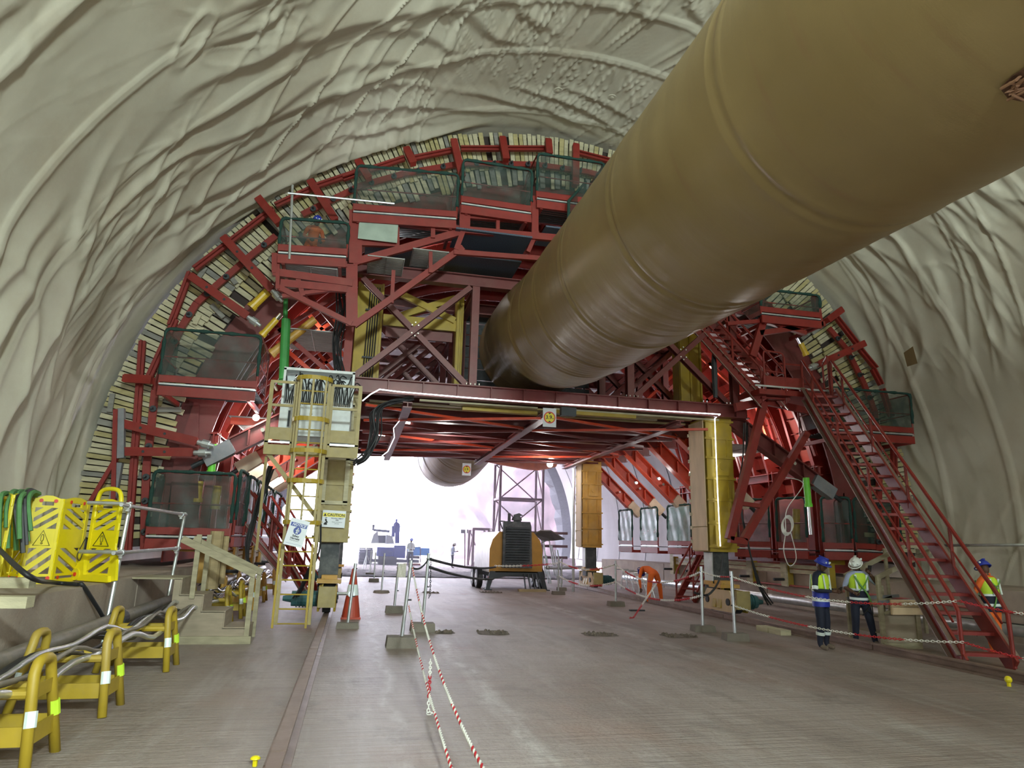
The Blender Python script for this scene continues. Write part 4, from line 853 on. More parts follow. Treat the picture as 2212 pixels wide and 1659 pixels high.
# ------------------------------------------------------------ ventilation duct
def duct_mat():
    m = bpy.data.materials.new('duct_fabric'); m.use_nodes = True; t = m.node_tree; b = t.nodes['Principled BSDF']; N = t.nodes.new; L = t.links.new
    tc = N('ShaderNodeUVMap'); sep = N('ShaderNodeSeparateXYZ'); L(tc.outputs[0], sep.inputs[0])
    def nz(vec, scale, det=5):
        mp = N('ShaderNodeMapping'); mp.inputs['Scale'].default_value = vec; L(tc.outputs[0], mp.inputs[0]); n = N('ShaderNodeTexNoise'); n.inputs['Scale'].default_value = scale; n.inputs['Detail'].default_value = det; L(mp.outputs[0], n.inputs['Vector']); return n.outputs[0]
    r = N('ShaderNodeValToRGB'); e = r.color_ramp.elements; e[0].position = .35; e[1].position = .65; e[0].color = (.265, .190, .080, 1); e[1].color = (.325, .240, .105, 1); L(nz((1, 1, 1), .5), r.inputs[0])
    r2 = N('ShaderNodeValToRGB'); r2.color_ramp.elements[0].position = .6; r2.color_ramp.elements[1].position = .78; r2.color_ramp.elements[0].color = (0, 0, 0, 1); r2.color_ramp.elements[1].color = (.5, .5, .5, 1); L(nz((3.0, .35, 1), 1.4, 6), r2.inputs[0])
    mx = N('ShaderNodeMixRGB'); L(r2.outputs[0], mx.inputs[0]); L(r.outputs[0], mx.inputs[1]); mx.inputs[2].default_value = (.25, .13, .07, 1); L(mx.outputs[0], b.inputs['Base Color'])
    b.inputs['Roughness'].default_value = .38; b.inputs['Sheen Weight'].default_value = .0
    bp = N('ShaderNodeBump'); bp.inputs['Strength'].default_value = .14; bp.inputs['Distance'].default_value = .03; L(nz((5, .35, 1), 1.6, 4), bp.inputs['Height'])
    bp2 = N('ShaderNodeBump'); bp2.inputs['Strength'].default_value = .08; bp2.inputs['Distance'].default_value = .01; L(nz((1, 1, 1), 60, 2), bp2.inputs['Height']); L(bp.outputs[0], bp2.inputs['Normal']); L(bp2.outputs[0], b.inputs['Normal'])
    return m
DM = duct_mat(); DR = 1.8
def duct(name, label, pts, seams, rad=DR, n=72, closed_end=False, m=None):
    path = smoothpts(pts, 1); out = []
    fine = smoothpts(pts, 16); s = [0]
    for i in range(1, len(fine)): s.append(s[-1]+(fine[i]-fine[i-1]).length)
    tot = s[-1]; step = .06; cnt = int(tot/step); vs = []; uv = []
    def samp(d):
        import bisect
        i = min(max(bisect.bisect_right(s, d)-1, 0), len(fine)-2); f = (d-s[i])/(s[i+1]-s[i]); return fine[i].lerp(fine[i+1], f)
    fs = []
    for i in range(cnt+1):
        d = i*step; c = samp(d); tg = (samp(min(d+.25, tot))-samp(max(d-.25, 0))).normalized()
        w = tg.cross(V((0, 0, 1))).normalized(); u = w.cross(tg)
        seam = 0
        for sp in seams:
            q = d-sp; seam += .015*math.exp(-(q/.035)**2)-.018*math.exp(-((q-.12)/.06)**2)+.012*math.exp(-((q-.24)/.04)**2)
        for k in range(n):
            a = 2*pi*k/n; low = max(0, -math.sin(a))
            nn_ = mnoise.noise(V((d*2.6, a*.9, 2)))*.007+mnoise.noise(V((d*9, a*1.3, 5)))*.0045*(.15+low*low)*(1+1.5*(d > 15))
            rr = rad+seam+nn_
            vs.append(c+(w*math.cos(a)+u*math.sin(a))*rr)
    g = G(); g.v = [tuple(v) for v in vs]
    for i in range(cnt):
        for k in range(n): fs.append((i*n+k, i*n+(k+1) % n, (i+1)*n+(k+1) % n, (i+1)*n+k))
    g.f = fs; g.m = [0]*len(fs)
    o = ob(name, g, m or DM, smooth=True, label=label, cat='duct')
    uvl = o.data.uv_layers.new(name='uv'); buf = np.zeros((len(fs), 4, 2))
    for i in range(cnt):
        for k in range(n):
            buf[i*n+k] = [(i*step, k*2*pi*rad/n), (i*step, (k+1)*2*pi*rad/n), ((i+1)*step, (k+1)*2*pi*rad/n), ((i+1)*step, k*2*pi*rad/n)]
    uvl.data.foreach_set('uv', buf.reshape(-1)); return o
du = duct('ventilation_duct', 'giant olive brown fabric ventilation duct hanging overhead into the carriage',
     [(5.18, -6, 6.75), (5.22, 0, 7.05), (5.30, 4, 7.27), (5.40, 9, 7.56), (5.50, 13.5, 7.84), (5.54, 16.5, 8.03), (5.56, 18.2, 8.20), (5.60, 20, 8.55), (5.6, 23, 8.62), (5.55, 28, 8.55), (5.4, 32, 7.9), (5.25, 36, 7.1), (5.15, 39, 6.85), (5.1, 42, 7.4), (5.1, 46, 8.8), (5.1, 50, 9.6)],
     [8.2, 11.9, 15.3, 18.3, 20.6, 22.0, 23.4, 41.0, 43.5, 45.5])
# torn repair patch near the photographer
g = G(); c0 = PX(2205, 190, 6.9)
def on_duct(px, py):   # first hit of the ray with the duct cylinder between two sections
    d = _ray(px, py); a0 = np.array([5.22, 0, 7.05]); a1 = np.array([5.40, 9, 7.56]); ax = (a1-a0)/np.linalg.norm(a1-a0)
    oc = CAM-a0; dp = d-ax*np.dot(d, ax); op = oc-ax*np.dot(oc, ax); A_ = dp@dp; B_ = 2*dp@op; C_ = op@op-(DR+.025)**2
    t = (-B_-math.sqrt(B_*B_-4*A_*C_))/(2*A_); return V(CAM+d*t)
pp = [on_duct(x, y) for x, y in ((2160, 190), (2185, 165), (2212, 148), (2230, 150), (2235, 215), (2205, 218), (2178, 212))]
g.poly(pp, .012); ob('torn_patch', g, mat('torn_brown_fabric', (.12, .055, .03), .6, vs=12, var=.6, bump=1, bs=12), du)
g = G()
for k in range(9):
    q = pp[k % 7].lerp(pp[(k+3) % 7], .3+.05*k); g.tube([q-V((0, 0, .0)), q+V((R.uniform(-.08, .08), R.uniform(-.08, .08), -.03)), q+V((R.uniform(-.14, .14), R.uniform(-.14, .14), -.02))], .012, 5)
ob('frayed_edge', g, mat('frayed_strip', (.30, .16, .09), .6), du)
g = G()
for k, y in enumerate(np.arange(1, 30, 2.0)):
    zc = 7.1+.062*y if y < 18 else 8.55; g.tube([(6.55, y, zc+1.28), (9.3, y, 14.3)], .012, 5)
ob('duct_hanger', g, ST, du)
duct('orange_duct', 'orange fabric duct hanging beyond the carriage near the right portal wall', [(6.4, 44, 7.9), (8.2, 45.2, 7.75), (10.5, 46.5, 7.6), (12.5, 47.5, 7.55), (14, 48, 7.9)], [1.8, 4.2], rad=.42, n=28, m=mat('orange_duct_fabric', (.62, .16, .05), .5))
ob('duct_joint', G().tube([(6.3, 43.9, 8.1), (8.3, 45.2, 8.1)], [.7, .75], 24), bpy.data.materials['orange_duct_fabric'], bpy.data.objects['orange_duct'], smooth=True)

# ------------------------------------------------------------ rails
def rail(label, x, y0, y1, w=.12, h=.14):
    r = root('rail', (x, y0, 0), label, 'rail'); pts = [(-w, 0), (w, 0), (w, .02), (.02, .035), (.02, h-.04), (w*.55, h-.03), (w*.55, h), (-w*.55, h), (-w*.55, h-.03), (-.02, h-.04), (-.02, .035), (-w, .02)]
    y = y0
    while y < y1: ob('rail_length', G().prof((x, y, 0), (x, min(y+5.97, y1), 0), [(a, b) for a, b in pts], (0, 0, 1)), RG, r); y += 6
    return r
r1 = rail('rusty steel crane rail running along the left of the roadway', -.5, 1, 33.5); r2 = rail('rusty steel crane rail on the right between workers and roadway', 10.72, 1, 33.5, .14, .17)
ob('steel_bar', G().box((9.0, 21.3, .02), (.5, .12, .05)), SD, label='small steel fish plate lying beside the right rail', cat='plate')
for (px, py, lb) in ((550, 1655, 'yellow mushroom cap bolt left of the left rail end'), (603, 1640, 'yellow mushroom cap bolt right of the left rail'), (688, 1392, 'small yellow cap bolt at the left rail near the bogie')):
    p = PZ(px, py, .0); ob('capped_bolt', G().tube([p, p+up*.06], .022, 8).ball(p+up*.06, .045, 12, 5, (1, 1, .6), z0=0), YB, label=lb, cat='bolt')
p = PZ(2178, 1468, .1); ob('yellow_ball_cap', G().tube([p-up*.1, p], .03, 8).ball(p, .055, 12, 8), YB, label='yellow round cap at the foot of the long red stair', cat='cap')
for k, y in enumerate((15.9, 16.25)): ob('timber_packer', G().box((10.35, y-.2+k*.2, .06), (.28, .5, .12)), TB[0], label=('pale timber packer block against the right rail, nearer one', 'pale timber packer block against the right rail, farther one')[k], cat='timber')

# ------------------------------------------------------------ stanchions and chains
def stanchion(label, x, y, h=1.35, bw=.46, bl=.34, bh=.17, lean=0, rot=0, tw=.035, base='block', extra=True):
    s = root('stanchion', (x, y, 0), label, 'stanchion'); M = Matrix.Rotation(rot, 3, 'Z')
    if base == 'block':
        g = G(); c = V((x, y, 0)); vs = []
        for z, k in ((0, 1), (bh, .93)):
            for a, b in ((-1, -1), (1, -1), (1, 1), (-1, 1)): vs.append(c+M @ V((a*bw/2*k, b*bl/2*k, 0))+up*z)
        g.add(vs, [(3, 2, 1, 0), (4, 5, 6, 7), (0, 1, 5, 4), (1, 2, 6, 5), (2, 3, 7, 6), (3, 0, 4, 7)]); ob('concrete_base', g, CB, s)
    elif base == 'disc': ob('tyre_base', G().tube([(x, y, 0), (x, y, bh*.6)], [bw/2, bw/2*.85], 16), CB, s); bh *= .6
    else:
        g = G()
        for a in (0, 2.1, 4.2): g.tube([(x, y, h*.75), (x+.45*math.cos(a), y+.45*math.sin(a), 0)], .02, 6)
        ob('tripod_leg', g, ST, s)
    top = V((x+lean, y, h)); ob('pole', G().tube([(x, y, bh*.8), top], tw, 10), ST, s)
    if extra:
        for hz_ in (.12, .75): ob('hook', G().tube([top-up*hz_+V((-.05, 0, 0)), top-up*hz_+V((.05, 0, 0))], .014, 6), SD, s)
    return top
LS = [(1.1, 13.96, 1.55, .52, .40, .20, .12), (1.74, 16.34, 1.7, .5, .4, .18, .06)]
t1 = stanchion('nearest galvanised stanchion standing in a big concrete block', 1.08, 14.1, 1.62, .60, .42, .20, .10)
t2 = stanchion('stanchion with hanging chain just behind the nearest one', 1.72, 16.5, 1.72, .56, .42, .18, .06)
t3 = stanchion('stanchion on a square concrete base beside the cone and left rail', .05, 17.1, 1.45, .52, .36, .12, .08)
t4 = stanchion('stanchion with a white rag tied on top', 1.32, 20.6, 1.35, .50, .34, .18, .05)
t5 = stanchion('stanchion on a round base in the left row', 1.28, 28.3, 1.5, .66, .4, .14, .03, base='disc')
t6 = stanchion('stanchion on a block, fifth along the left row', 1.2, 35.4, 1.4, .5, .34, .16)
t7 = stanchion('stanchion on a block near the gravel edge', 1.15, 41.5, 1.4, .5, .34, .16)
t8 = stanchion('tripod stanchion farthest up the left row', 1.05, 48.5, 1.4, base='tripod')
u1 = stanchion('stanchion leaning slightly, nearest along the right rail', 8.56, 14.7, 1.5, .52, .36, .16, -.02, -.15)
u2 = stanchion('twin tube stanchion beside the right carriage leg', 8.62, 16.3, 1.55, .54, .36, .14, .02, -.1)
u3 = stanchion('stanchion on the right side before the bending worker', 8.95, 23.0, 1.5, .54, .36, .16)
u4 = stanchion('stanchion at the right behind the compressor', 8.4, 28.0, 1.45, .5, .34, .14)
u5 = stanchion('far stanchion beside the rear right bogie', 9.3, 30.5, 1.4, .4, .3, .14)
u0 = V((9.6, 7.0, 1.35)); stanchion('stanchion at the right edge outside the stair foot', 9.9, 7.0, 1.4, .5, .34, .16)
def chain(label, pts, cols=(0, 1), link=.062, r=.0075, segl=1.0, mats=None):
    pts = [V(p) for p in pts]; g = G(); d = 0; tot = sum((pts[i+1]-pts[i]).length for i in range(len(pts)-1)); n = int(tot/(link*.78)); i = 0; acc = 0
    for k in range(n):
        t = (k+.5)*tot/n
        a = 0; j = 0
        while j < len(pts)-2 and a+(pts[j+1]-pts[j]).length < t: a += (pts[j+1]-pts[j]).length; j += 1
        sg = pts[j+1]-pts[j]; c = pts[j]+sg*((t-a)/sg.length); dr = sg.normalized(); w = dr.cross(up).normalized() if k % 2 else dr.cross(up).normalized().cross(dr)
        loop = []
        for q in range(8):
            an = 2*pi*q/8; loop.append(c+dr*math.cos(an)*link*.5+w*math.sin(an)*link*.28)
        g.cm = cols[int(t/segl) % len(cols)]; g.tube(loop, r, 4, closed=True)
    return ob('chain', g, mats or [CW, CR], smooth=True, label=label, cat='chain')
def dn(p, z): return V(p)-up*z
chain('upper red and white chain in front of the two men', sag(dn(u1, .12), V((9.9, 9.9, 1.25)), .25)+sag(V((9.9, 9.9, 1.25)), (9.9, 7, 1.25), .1)[1:])
chain('lower red and white chain in front of the two men', sag(dn(u1, .75), V((9.9, 9.9, .6)), .18)+sag(V((9.9, 9.9, .6)), (9.9, 7, .6), .1)[1:])
chain('upper red and white chain before the yellow bogie', sag(dn(u2, .12), dn(u1, .12), .05))
chain('upper red and white chain before the bending worker', sag(dn(u3, .12), dn(u2, .12), .42), link=.08, r=.011)
chain('lower red and white chain before the bending worker', sag(dn(u3, .7), dn(u2, .7), .32), link=.08, r=.011)
chain('short chain end hanging onto the floor at the right', [dn(u3, .3)+V((.1, -3.2, -.2)), V((8.0, 19.2, .02)), V((7.85, 19.1, .02))], link=.08, r=.010)
chain('upper chain running back along the right rail', sag(dn(u4, .12), dn(u3, .12), .25), link=.1, r=.012); chain('lower chain running back along the right rail', sag(dn(u4, .7), dn(u3, .7), .25), link=.1, r=.012)
chain('long chain stretched past the compressor', sag(dn(t2, .12), V((6.1, 29.6, 1.0)), .12), link=.1, r=.014, cols=(0,), mats=[SD, CR]); chain('lower dark chain stretched toward the compressor', sag(dn(t2, .3), V((6.0, 29.6, .5)), .1), link=.1, r=.014, cols=(0,), mats=[SD, CR])
chain('red and white chain in front of the compressor', sag(V((6.0, 29.4, 1.05)), dn(u4, .2), .05), link=.1, r=.014, segl=1.2)
chain('dark chain between the two nearest stanchions', sag(dn(t1, .12), dn(t2, .12), .12), cols=(0,), mats=[SD, CR]); chain('loose chain tail hanging from the second stanchion', [dn(t2, .1)+V((.06, 0, 0)), dn(t2, .9)+V((.08, 0, 0)), dn(t2, 1.0)+V((.05, 0, 0))], cols=(0,), mats=[SD, CR])
ropes = [((t1+V((.03, 0, -.12)), PZ(1060, 1690, .3)), 'thicker red and white rope running toward the bottom centre'), ((dn(t1, .85), PZ(985, 1690, .12)), 'thinner red and white rope lying left of the thicker one')]
for k, ((a, b), lb) in enumerate(ropes):
    pts = sag(a, b, .32 if k == 0 else .12, 40); g = G()
    for st_ in range(2):   # two strands twisted round each other
        for i in range(len(pts)-1):
            n_ = max(2, int((pts[i+1]-pts[i]).length/.02)); g2 = []
            for q in range(n_+1):
                p = pts[i].lerp(pts[i+1], q/n_); ph = (i*n_+q)*.9+st_*pi; g2.append(p+V((math.cos(ph), 0, math.sin(ph)))*.009)
            g.cm = (0 if (i//3) % 2 else (1 if st_ else 0)); g.tube(g2, .010 if k == 0 else .008, 5, cap=False)
    ob('rope', g, [CW, CR], smooth=True, label=lb, cat='rope')
chain('short red and white chain piece hanging on the rope', [PZ(930, 1425, .5), PZ(928, 1475, .3), PZ(925, 1541, .02), PZ(940, 1540, .02)], segl=.35)
ob('rag', G().grid(t4+V((-.03, -.05, -.38)), (.24, .02, 0), (.02, 0, .38), 6, 6, lambda u, v: .03*math.sin(u*8+v*4)), mat('white_rag', (.7, .66, .58), .9), label='white rag tied to a stanchion top', cat='rag')
# cone
cn = root('traffic_cone', (.12, 19.1, 0), 'tall red traffic cone with white band beside the left bogie', 'cone')
ob('cone_base', G().box((.12, 19.1, .025), (.5, .5, .05)), mat('cone_red', (.45, .06, .03), .5), cn)
ob('cone_body', G().tube([(.12, 19.1, .04), (.12, 19.1, .5), (.12, 19.1, .5), (.12, 19.1, 1.25)], [.24, .17, .17, .05], 20, cap=True), bpy.data.materials['cone_red'], cn, smooth=False)
ob('reflective_band', G().tube([(.12, 19.1, .58), (.12, 19.1, .85)], [.163, .123], 20), RFL, cn)

# ------------------------------------------------------------ trestles with pipes
def trestle(label, y, x0=-2.66, x1=-3.42, group=None, s=1.0, m=YG):
    t = root('cable_trestle', ((x0+x1)/2, y, 0), label, 'trestle', group)
    for x, dx in ((x0, .10), (x1, -.10)):
        pts = [(x+dx, y-.32, 0), (x, y-.18, .76), (x-.0, y-.13, .85), (x, y, .87), (x, y+.13, .85), (x, y+.18, .76), (x+dx, y+.32, 0)]
        h = ob('hoop_leg', G().tube(smoothpts([pts[0], pts[1]], 1)[:1]+smoothpts(pts[1:6], 3)+[V(pts[6])], .048, 10), m, t, smooth=True)
        for yy, p in ((y-.24, -1), (y+.24, 1)): ob('tape_band', G().tube([(x+dx*.62, y+p*.258, .34), (x+dx*.48, y+p*.236, .47)], .051, 10), RFL if p < 0 else HV, h)
        ob('side_plate', G().bar((x+dx*.68, y-.25, .27), (x+dx*.68, y+.25, .27), .015, .16).bar((x+dx*.3, y-.2, .62), (x+dx*.3, y+.2, .62), .015, .12), m, t)
    for yy in (-.2, .2):
        ob('cross_tube', G().tube([(x0, y+yy*.95, .60), (x1, y+yy*.95, .60)], .042, 8), m, t); ob('cross_plate', G().bar((x0+.07, y+yy*1.25, .27), (x1-.07, y+yy*1.25, .27), .015, .16), m, t)
    return t
tl = ['yellow tubular cable trestle nearest the photographer at the left edge', 'second yellow cable trestle from the front', 'third yellow cable trestle, just before the wooden steps']
for lb, y in zip(tl, (7.45, 9.35, 12.1)): trestle(lb, y)
for k, y in enumerate((17.3, 19.3, 21.4, 24.0, 27.0)): trestle(('first yellow cable trestle behind the wooden steps', 'second yellow trestle beyond the wooden steps, seen over the treads', 'third ochre trestle beyond the wooden steps', 'fourth ochre trestle beyond the wooden steps', 'farthest trestle in the cable row')[k], y, m=YG if k < 2 else YO)
def pipe(name, label, pts, r, m, cat, k=6, n=12): return ob(name, G().tube(smoothpts(pts, k), r, n), m, smooth=True, label=label, cat=cat)
PG = mat('grey_pipe', (.17, .15, .13), .5, vs=5, dirt=(.35, .28, .2), dirtamt=.5)
pp_ = pipe('water_pipe', 'long grey pipe lying along the foot of the left kerb wall', [(-3.72, 2, .55), (-3.7, 8, .58), (-3.7, 14, .62), (-3.6, 22, .68), (-3.6, 32, .7)], .11, PG, 'pipe')
ob('pipe_coupling', G().tube([(-3.7, 13.0, .61), (-3.7, 13.25, .612)], .15, 16), SD, pp_); ob('pipe_coupling', G().tube([(-3.7, 20.0, .66), (-3.7, 20.25, .662)], .15, 16), SD, pp_)
for k in range(7):
    pts = []; ph = R.random()*6
    for y in np.arange(3, 30, .95): pts.append((-3.30+.085*k+.05*math.sin(y*.8+ph), y, .66+.045*(k % 3)+.05*math.sin(y*1.6+ph)-(.10 if (int(y) % 2) else 0)))
    pipe('cable', ('thick black cable on the trestles, closest to the wall', 'black cable on the trestles, second from the wall', 'silver wrapped cable on the trestles', 'black cable in the middle of the trestle bundle', 'thin grey cable on the trestles', 'grey cable near the front of the trestle bundle', 'shiny foil covered cable at the front of the trestle bundle')[k],
         pts, (.034, .026, .03, .026, .016, .024, .036)[k], (BK, BK, ST, BK, PG, PG, ST)[k], 'cable', 3, 8)
pipe('black_hose', 'ribbed black hose dropping over the kerb edge left of the tube rail', [PX(-10, 1178, -5.2), PZ(60, 1243, 1.5), PZ(115, 1258, 1.25), PZ(165, 1262, 1.22), V((-4.0, 12.2, 1.2)), V((-3.88, 12.6, .85)), V((-3.75, 13.0, .5)), V((-3.5, 13.3, .35))], .032, BK, 'hose')
pipe('steel_pipe', 'grey steel pipe along the foot of the right kerb wall', [(14.2, 8, .45), (13.6, 14, .48), (13.3, 20, .5), (13.3, 33, .5)], .12, ST, 'pipe'); pipe('red_hose', 'faded red hose above the right pipe', [(15.2, 7, .75), (15.25, 14, .7), (15.3, 20, .78), (15.3, 30, .75)], .035, mat('faded_red_hose', (.45, .12, .10), .6), 'hose')
pipe('black_pipe', 'long black pipe behind the big stair foot', [(14.9, 6, .35), (14.6, 12, .4), (14.2, 18, .4)], .14, BK, 'pipe')
pipe('handrail_tube', 'level steel tube along the right wall behind the stair', [PX(2040, 1178, 17.2), PX(2240, 1177, 17.4)], .04, ST, 'tube', 2); 
pipe('white_cable', 'loop of white cable hanging at the right walkway', [P(1690, 1030, 19.3), P(1735, 1045, 19.2), P(1700, 1100, 19.2), P(1697, 1150, 19.2), P(1693, 1190, 19.2), P(1705, 1222, 19.2), P(1720, 1205, 19.2), P(1708, 1150, 19.2)], .014, CW, 'cable')
g = G()
for k in range(5): g.tube([P(1699+11*math.cos(a)+k*1.0, 1138+19*math.sin(a)-k*1.5, 19.2-.01*k) for a in np.linspace(0, 2*pi, 20)[:-1]], .013, 5, closed=True)
ob('rope_coil', g, CW, smooth=True, label='coil of white rope hanging on the right walkway', cat='rope')

# ------------------------------------------------------------ tube railing by the left kerb
sr = root('tube_railing', (-3.6, 12.3, .4), 'galvanised scaffold tube railing against the left kerb wall', 'railing')
a0, a1, b0, b1 = PX(227, 1365, -3.85), PX(282, 1085, -3.85), PX(357, 1320, -3.85), PX(400, 1108, -3.85)
ob('upright', G().tube([a0, a1], .036, 10), ST, sr); ob('upright', G().tube([b0, b1], .036, 10), ST, sr)
for p, q in ((PX(262, 1090, -3.78), PX(402, 1112, -3.78)), (PX(245, 1195, -3.78), PX(388, 1184, -3.78))): ob('cross_tube', G().tube([p, q], .032, 10), ST, sr)
for c in (PX(277, 1093, -3.8), PX(262, 1194, -3.8), PX(392, 1112, -3.8), PX(381, 1186, -3.8)): ob('coupler', G().tube([c-V((0, .05, 0)), c+V((0, .05, 0))], .06, 10).box(c+V((0, 0, -.06)), (.05, .05, .06)), ST, sr)
for c, k in ((PX(262, 1088, -3.9), 0), (PX(245, 1193, -3.9), 1)): ob('stub_tube', G().tube([c+V((-.55, .1, 0)), c+V((.05, 0, 0))], .034, 10), ST, sr)
# ------------------------------------------------------------ yellow folding barriers on the kerb
def barrier_panel(g, o, ux, h, w, flip, warn=True):
    # o bottom corner, ux direction of width
    n = V((-ux.y, ux.x, 0))
    def q(u, v, s=0): return o+ux*(u*w)+up*(v*h)+n*s
    def slab(pts, th=.035): g.poly([q(u, v) for u, v in pts], th, n)
    slab([(0, .03), (.1, .03), (.1, .97), (0, .97)], .05); slab([(.9, .03), (1, .03), (1, .97), (.9, .97)], .05)
    slab([(.1, .93), (.9, .93), (.9, .97), (.62, 1.0), (.38, 1.0), (.1, .97)]); slab([(.1, .86), (.9, .86), (.9, .885), (.1, .885)]); slab([(.1, .885), (.3, .885), (.3, .93), (.1, .93)]); slab([(.7, .885), (.9, .885), (.9, .93), (.7, .93)])
    slab([(.1, .40), (.9, .40), (.9, .62), (.1, .62)]); slab([(.1, .0), (.9, .0), (.9, .05), (.1, .05)]); slab([(.1, .08), (.9, .08), (.9, .11), (.1, .11)])
    for lo, hi in ((.62, .86), (.11, .40)):
        for k in range(3):
            v0 = lo+(hi-lo)*(k*.46-.42); a, b = (v0, v0+(hi-lo)*.72) if not flip else (v0+(hi-lo)*.72, v0)
            t_ = (hi-lo)*.26; pl = [(.1, a), (.9, b), (.9, b+t_), (.1, a+t_)]
            cl = []
            for i in range(4):       # clip to the opening
                (x1, y1), (x2, y2) = pl[i], pl[(i+1) % 4]; cl.append((x1, y1))
            def clip(poly, f, inter):
                out = []
                for i in range(len(poly)):
                    p1, p2 = poly[i], poly[(i+1) % len(poly)]
                    if f(p1): out.append(p1)
                    if f(p1) != f(p2): out.append(inter(p1, p2))
                return out
            cl = clip(cl, lambda p: p[1] >= lo, lambda p, r_: (p[0]+(r_[0]-p[0])*(lo-p[1])/(r_[1]-p[1]), lo)); 
            if len(cl) > 2: cl = clip(cl, lambda p: p[1] <= hi, lambda p, r_: (p[0]+(r_[0]-p[0])*(hi-p[1])/(r_[1]-p[1]), hi))
            if len(cl) > 2: slab(cl, .03)
def warning(o, ux, h, w, parent):
    n = V((-ux.y, ux.x, 0))
    def q(u, v): return o+ux*(u*w)+up*(v*h)-n*.024
    T = [(.22, .43), (.78, .43), (.5, .60)]; g = G(); g.tube([q(*t) for t in T], .008, 4, closed=True); ob('warning_triangle', g, SK, parent)
    g = G(); g.tube([q(.5+.045*math.cos(a), .525+.03*math.sin(a)-(.02 if math.sin(a) < 0 else 0)) for a in np.linspace(0, 2*pi, 12)[:-1]], .005, 4, closed=True); g.tube([q(.5+.03*math.cos(a), .455+.009*math.sin(a)) for a in np.linspace(0, 2*pi, 10)[:-1]], .005, 4, closed=True); ob('exclamation_mark', g, SK, parent)
bp_pts = [PZ(-30, 1262, 1.18), PZ(-8, 1268, 1.18), PZ(14, 1259, 1.18), PZ(40, 1262, 1.18), PZ(106, 1261, 1.18), PZ(166, 1254.5, 1.18)]
H = 1.40
def bar_unit(label, segs, wheel=False):
    r = root('folding_barrier', segs[0][0], label, 'barrier')
    for k, (a, b, wn) in enumerate(segs):
        d = V(b)-V(a); d.z = 0; w = d.length; ux = d.normalized(); g = G(); barrier_panel(g, V(a), ux, H, w, k % 2 == (1 if len(segs) > 1 else 1), wn); ob('barrier_panel', g, YB, r)
        n = V((-ux.y, ux.x, 0))
        if wn: warning(V(a), ux, H, w, r)
        g = G()
        for u, v in ((.25, .94), (.75, .94), (.2, .065), (.9, .065)): c = V(a)+ux*w*u+up*H*v-n*.02; g.tube([c, c-n*.012], .03, 10)
        ob('red_reflector', g, SR, r)
        g = G()
        for v in (.15, .38, .62, .85): c = V(a)+ux*w+up*H*v; g.tube([c, c+up*.12], .022, 8)
        ob('hinge', g, YB, r)
    return r
bar_unit('yellow folding barrier panels with black warning triangle on the kerb', [(bp_pts[3], bp_pts[4], True), (bp_pts[4], bp_pts[5], False)])
bar_unit('yellow folding barrier panels stacked at the left picture edge under green slings', [(bp_pts[0], bp_pts[1], False), (bp_pts[1], bp_pts[2], False), (bp_pts[2], bp_pts[3], False)])
e0, e1 = PZ(178, 1256, 1.18), PZ(238, 1260, 1.18)
be = bar_unit('wheeled end unit of the yellow folding barrier with hooped handle', [(e0, e1, True)])
ux = (e1-e0).normalized(); n_ = V((-ux.y, ux.x, 0)); w_ = (e1-e0).length
ob('handle_hoop', G().tube(smoothpts([e0+ux*.06+up*(H-.35), e0+ux*.06+up*H, e0+ux*(w_*.25)+up*(H+.16), e0+ux*(w_*.75)+up*(H+.16), e1-ux*.04+up*H, e1-ux*.04+up*(H-.35)], 5), .038, 10), YB, be, smooth=True)
ob('wheel_skirt', G().poly([e0-ux*.18+up*.02-n_*.05, e1+ux*.04+up*.02-n_*.05, e1+ux*.02+up*.12-n_*.05, e0+ux*.1+up*.12-n_*.05, e0+ux*.04+up*.5-n_*.05, e0-ux*.14+up*.22-n_*.05], .06), YB, be)
ob('wheel_skirt', G().poly([e1+ux*.0+up*.02, e1+ux*.14+up*.05, e1+ux*.1+up*.35, e1+up*.6], .05), YB, be)
g = G().tube([e0-ux*.08+up*.12-n_*.08, e0-ux*.08+up*.12-n_*.1], .1, 18); ob('wheel_boss', g, YB, be); ob('red_reflector', G().tube([e0-ux*.08+up*.12-n_*.1, e0-ux*.08+up*.12-n_*.112], .035, 10), SR, be)
ob('cord', G().tube(smoothpts([e0+up*.75-n_*.06, e0-ux*.1+up*.45-n_*.1, e0-ux*.02+up*.35-n_*.1, e0+ux*.02+up*.5-n_*.09, e0+up*.72-n_*.06], 5), .007, 5), BK, be)
# green slings
gs = root('lifting_slings', (-6, 12, 1.2), 'bundle of green webbing slings draped over the barriers at far left', 'slings')
for k in range(15):
    px = R.uniform(0, 75); top_ = 1062+R.uniform(-6, 12); A_ = PZ(px, 1250, 1.18); Y_ = 12.4+R.uniform(-.3, .3)
    L_ = R.uniform(60, 130)
    pts = [P(px+R.uniform(-8, 5), top_+L_, Y_-.35), P(px-2, top_+20, Y_-.3), P(px+8, top_, Y_-.05), P(px+22, top_+4, Y_+.25)]
    ob('sling', G().tube(smoothpts(pts, 5), .038 if k % 3 else .028, 5), GS if k % 4 else BK, gs)
for k in range(2): ob('timber_baulk', G().box(PZ(10+8*k, 1300-k*20, 1.25)+V((-.5, 0, .0+.12*k)), (1.5, .2, .12)), TB[0], label=('lower pale timber baulk at the left kerb edge', 'upper pale timber baulk at the left kerb edge')[k], cat='timber')

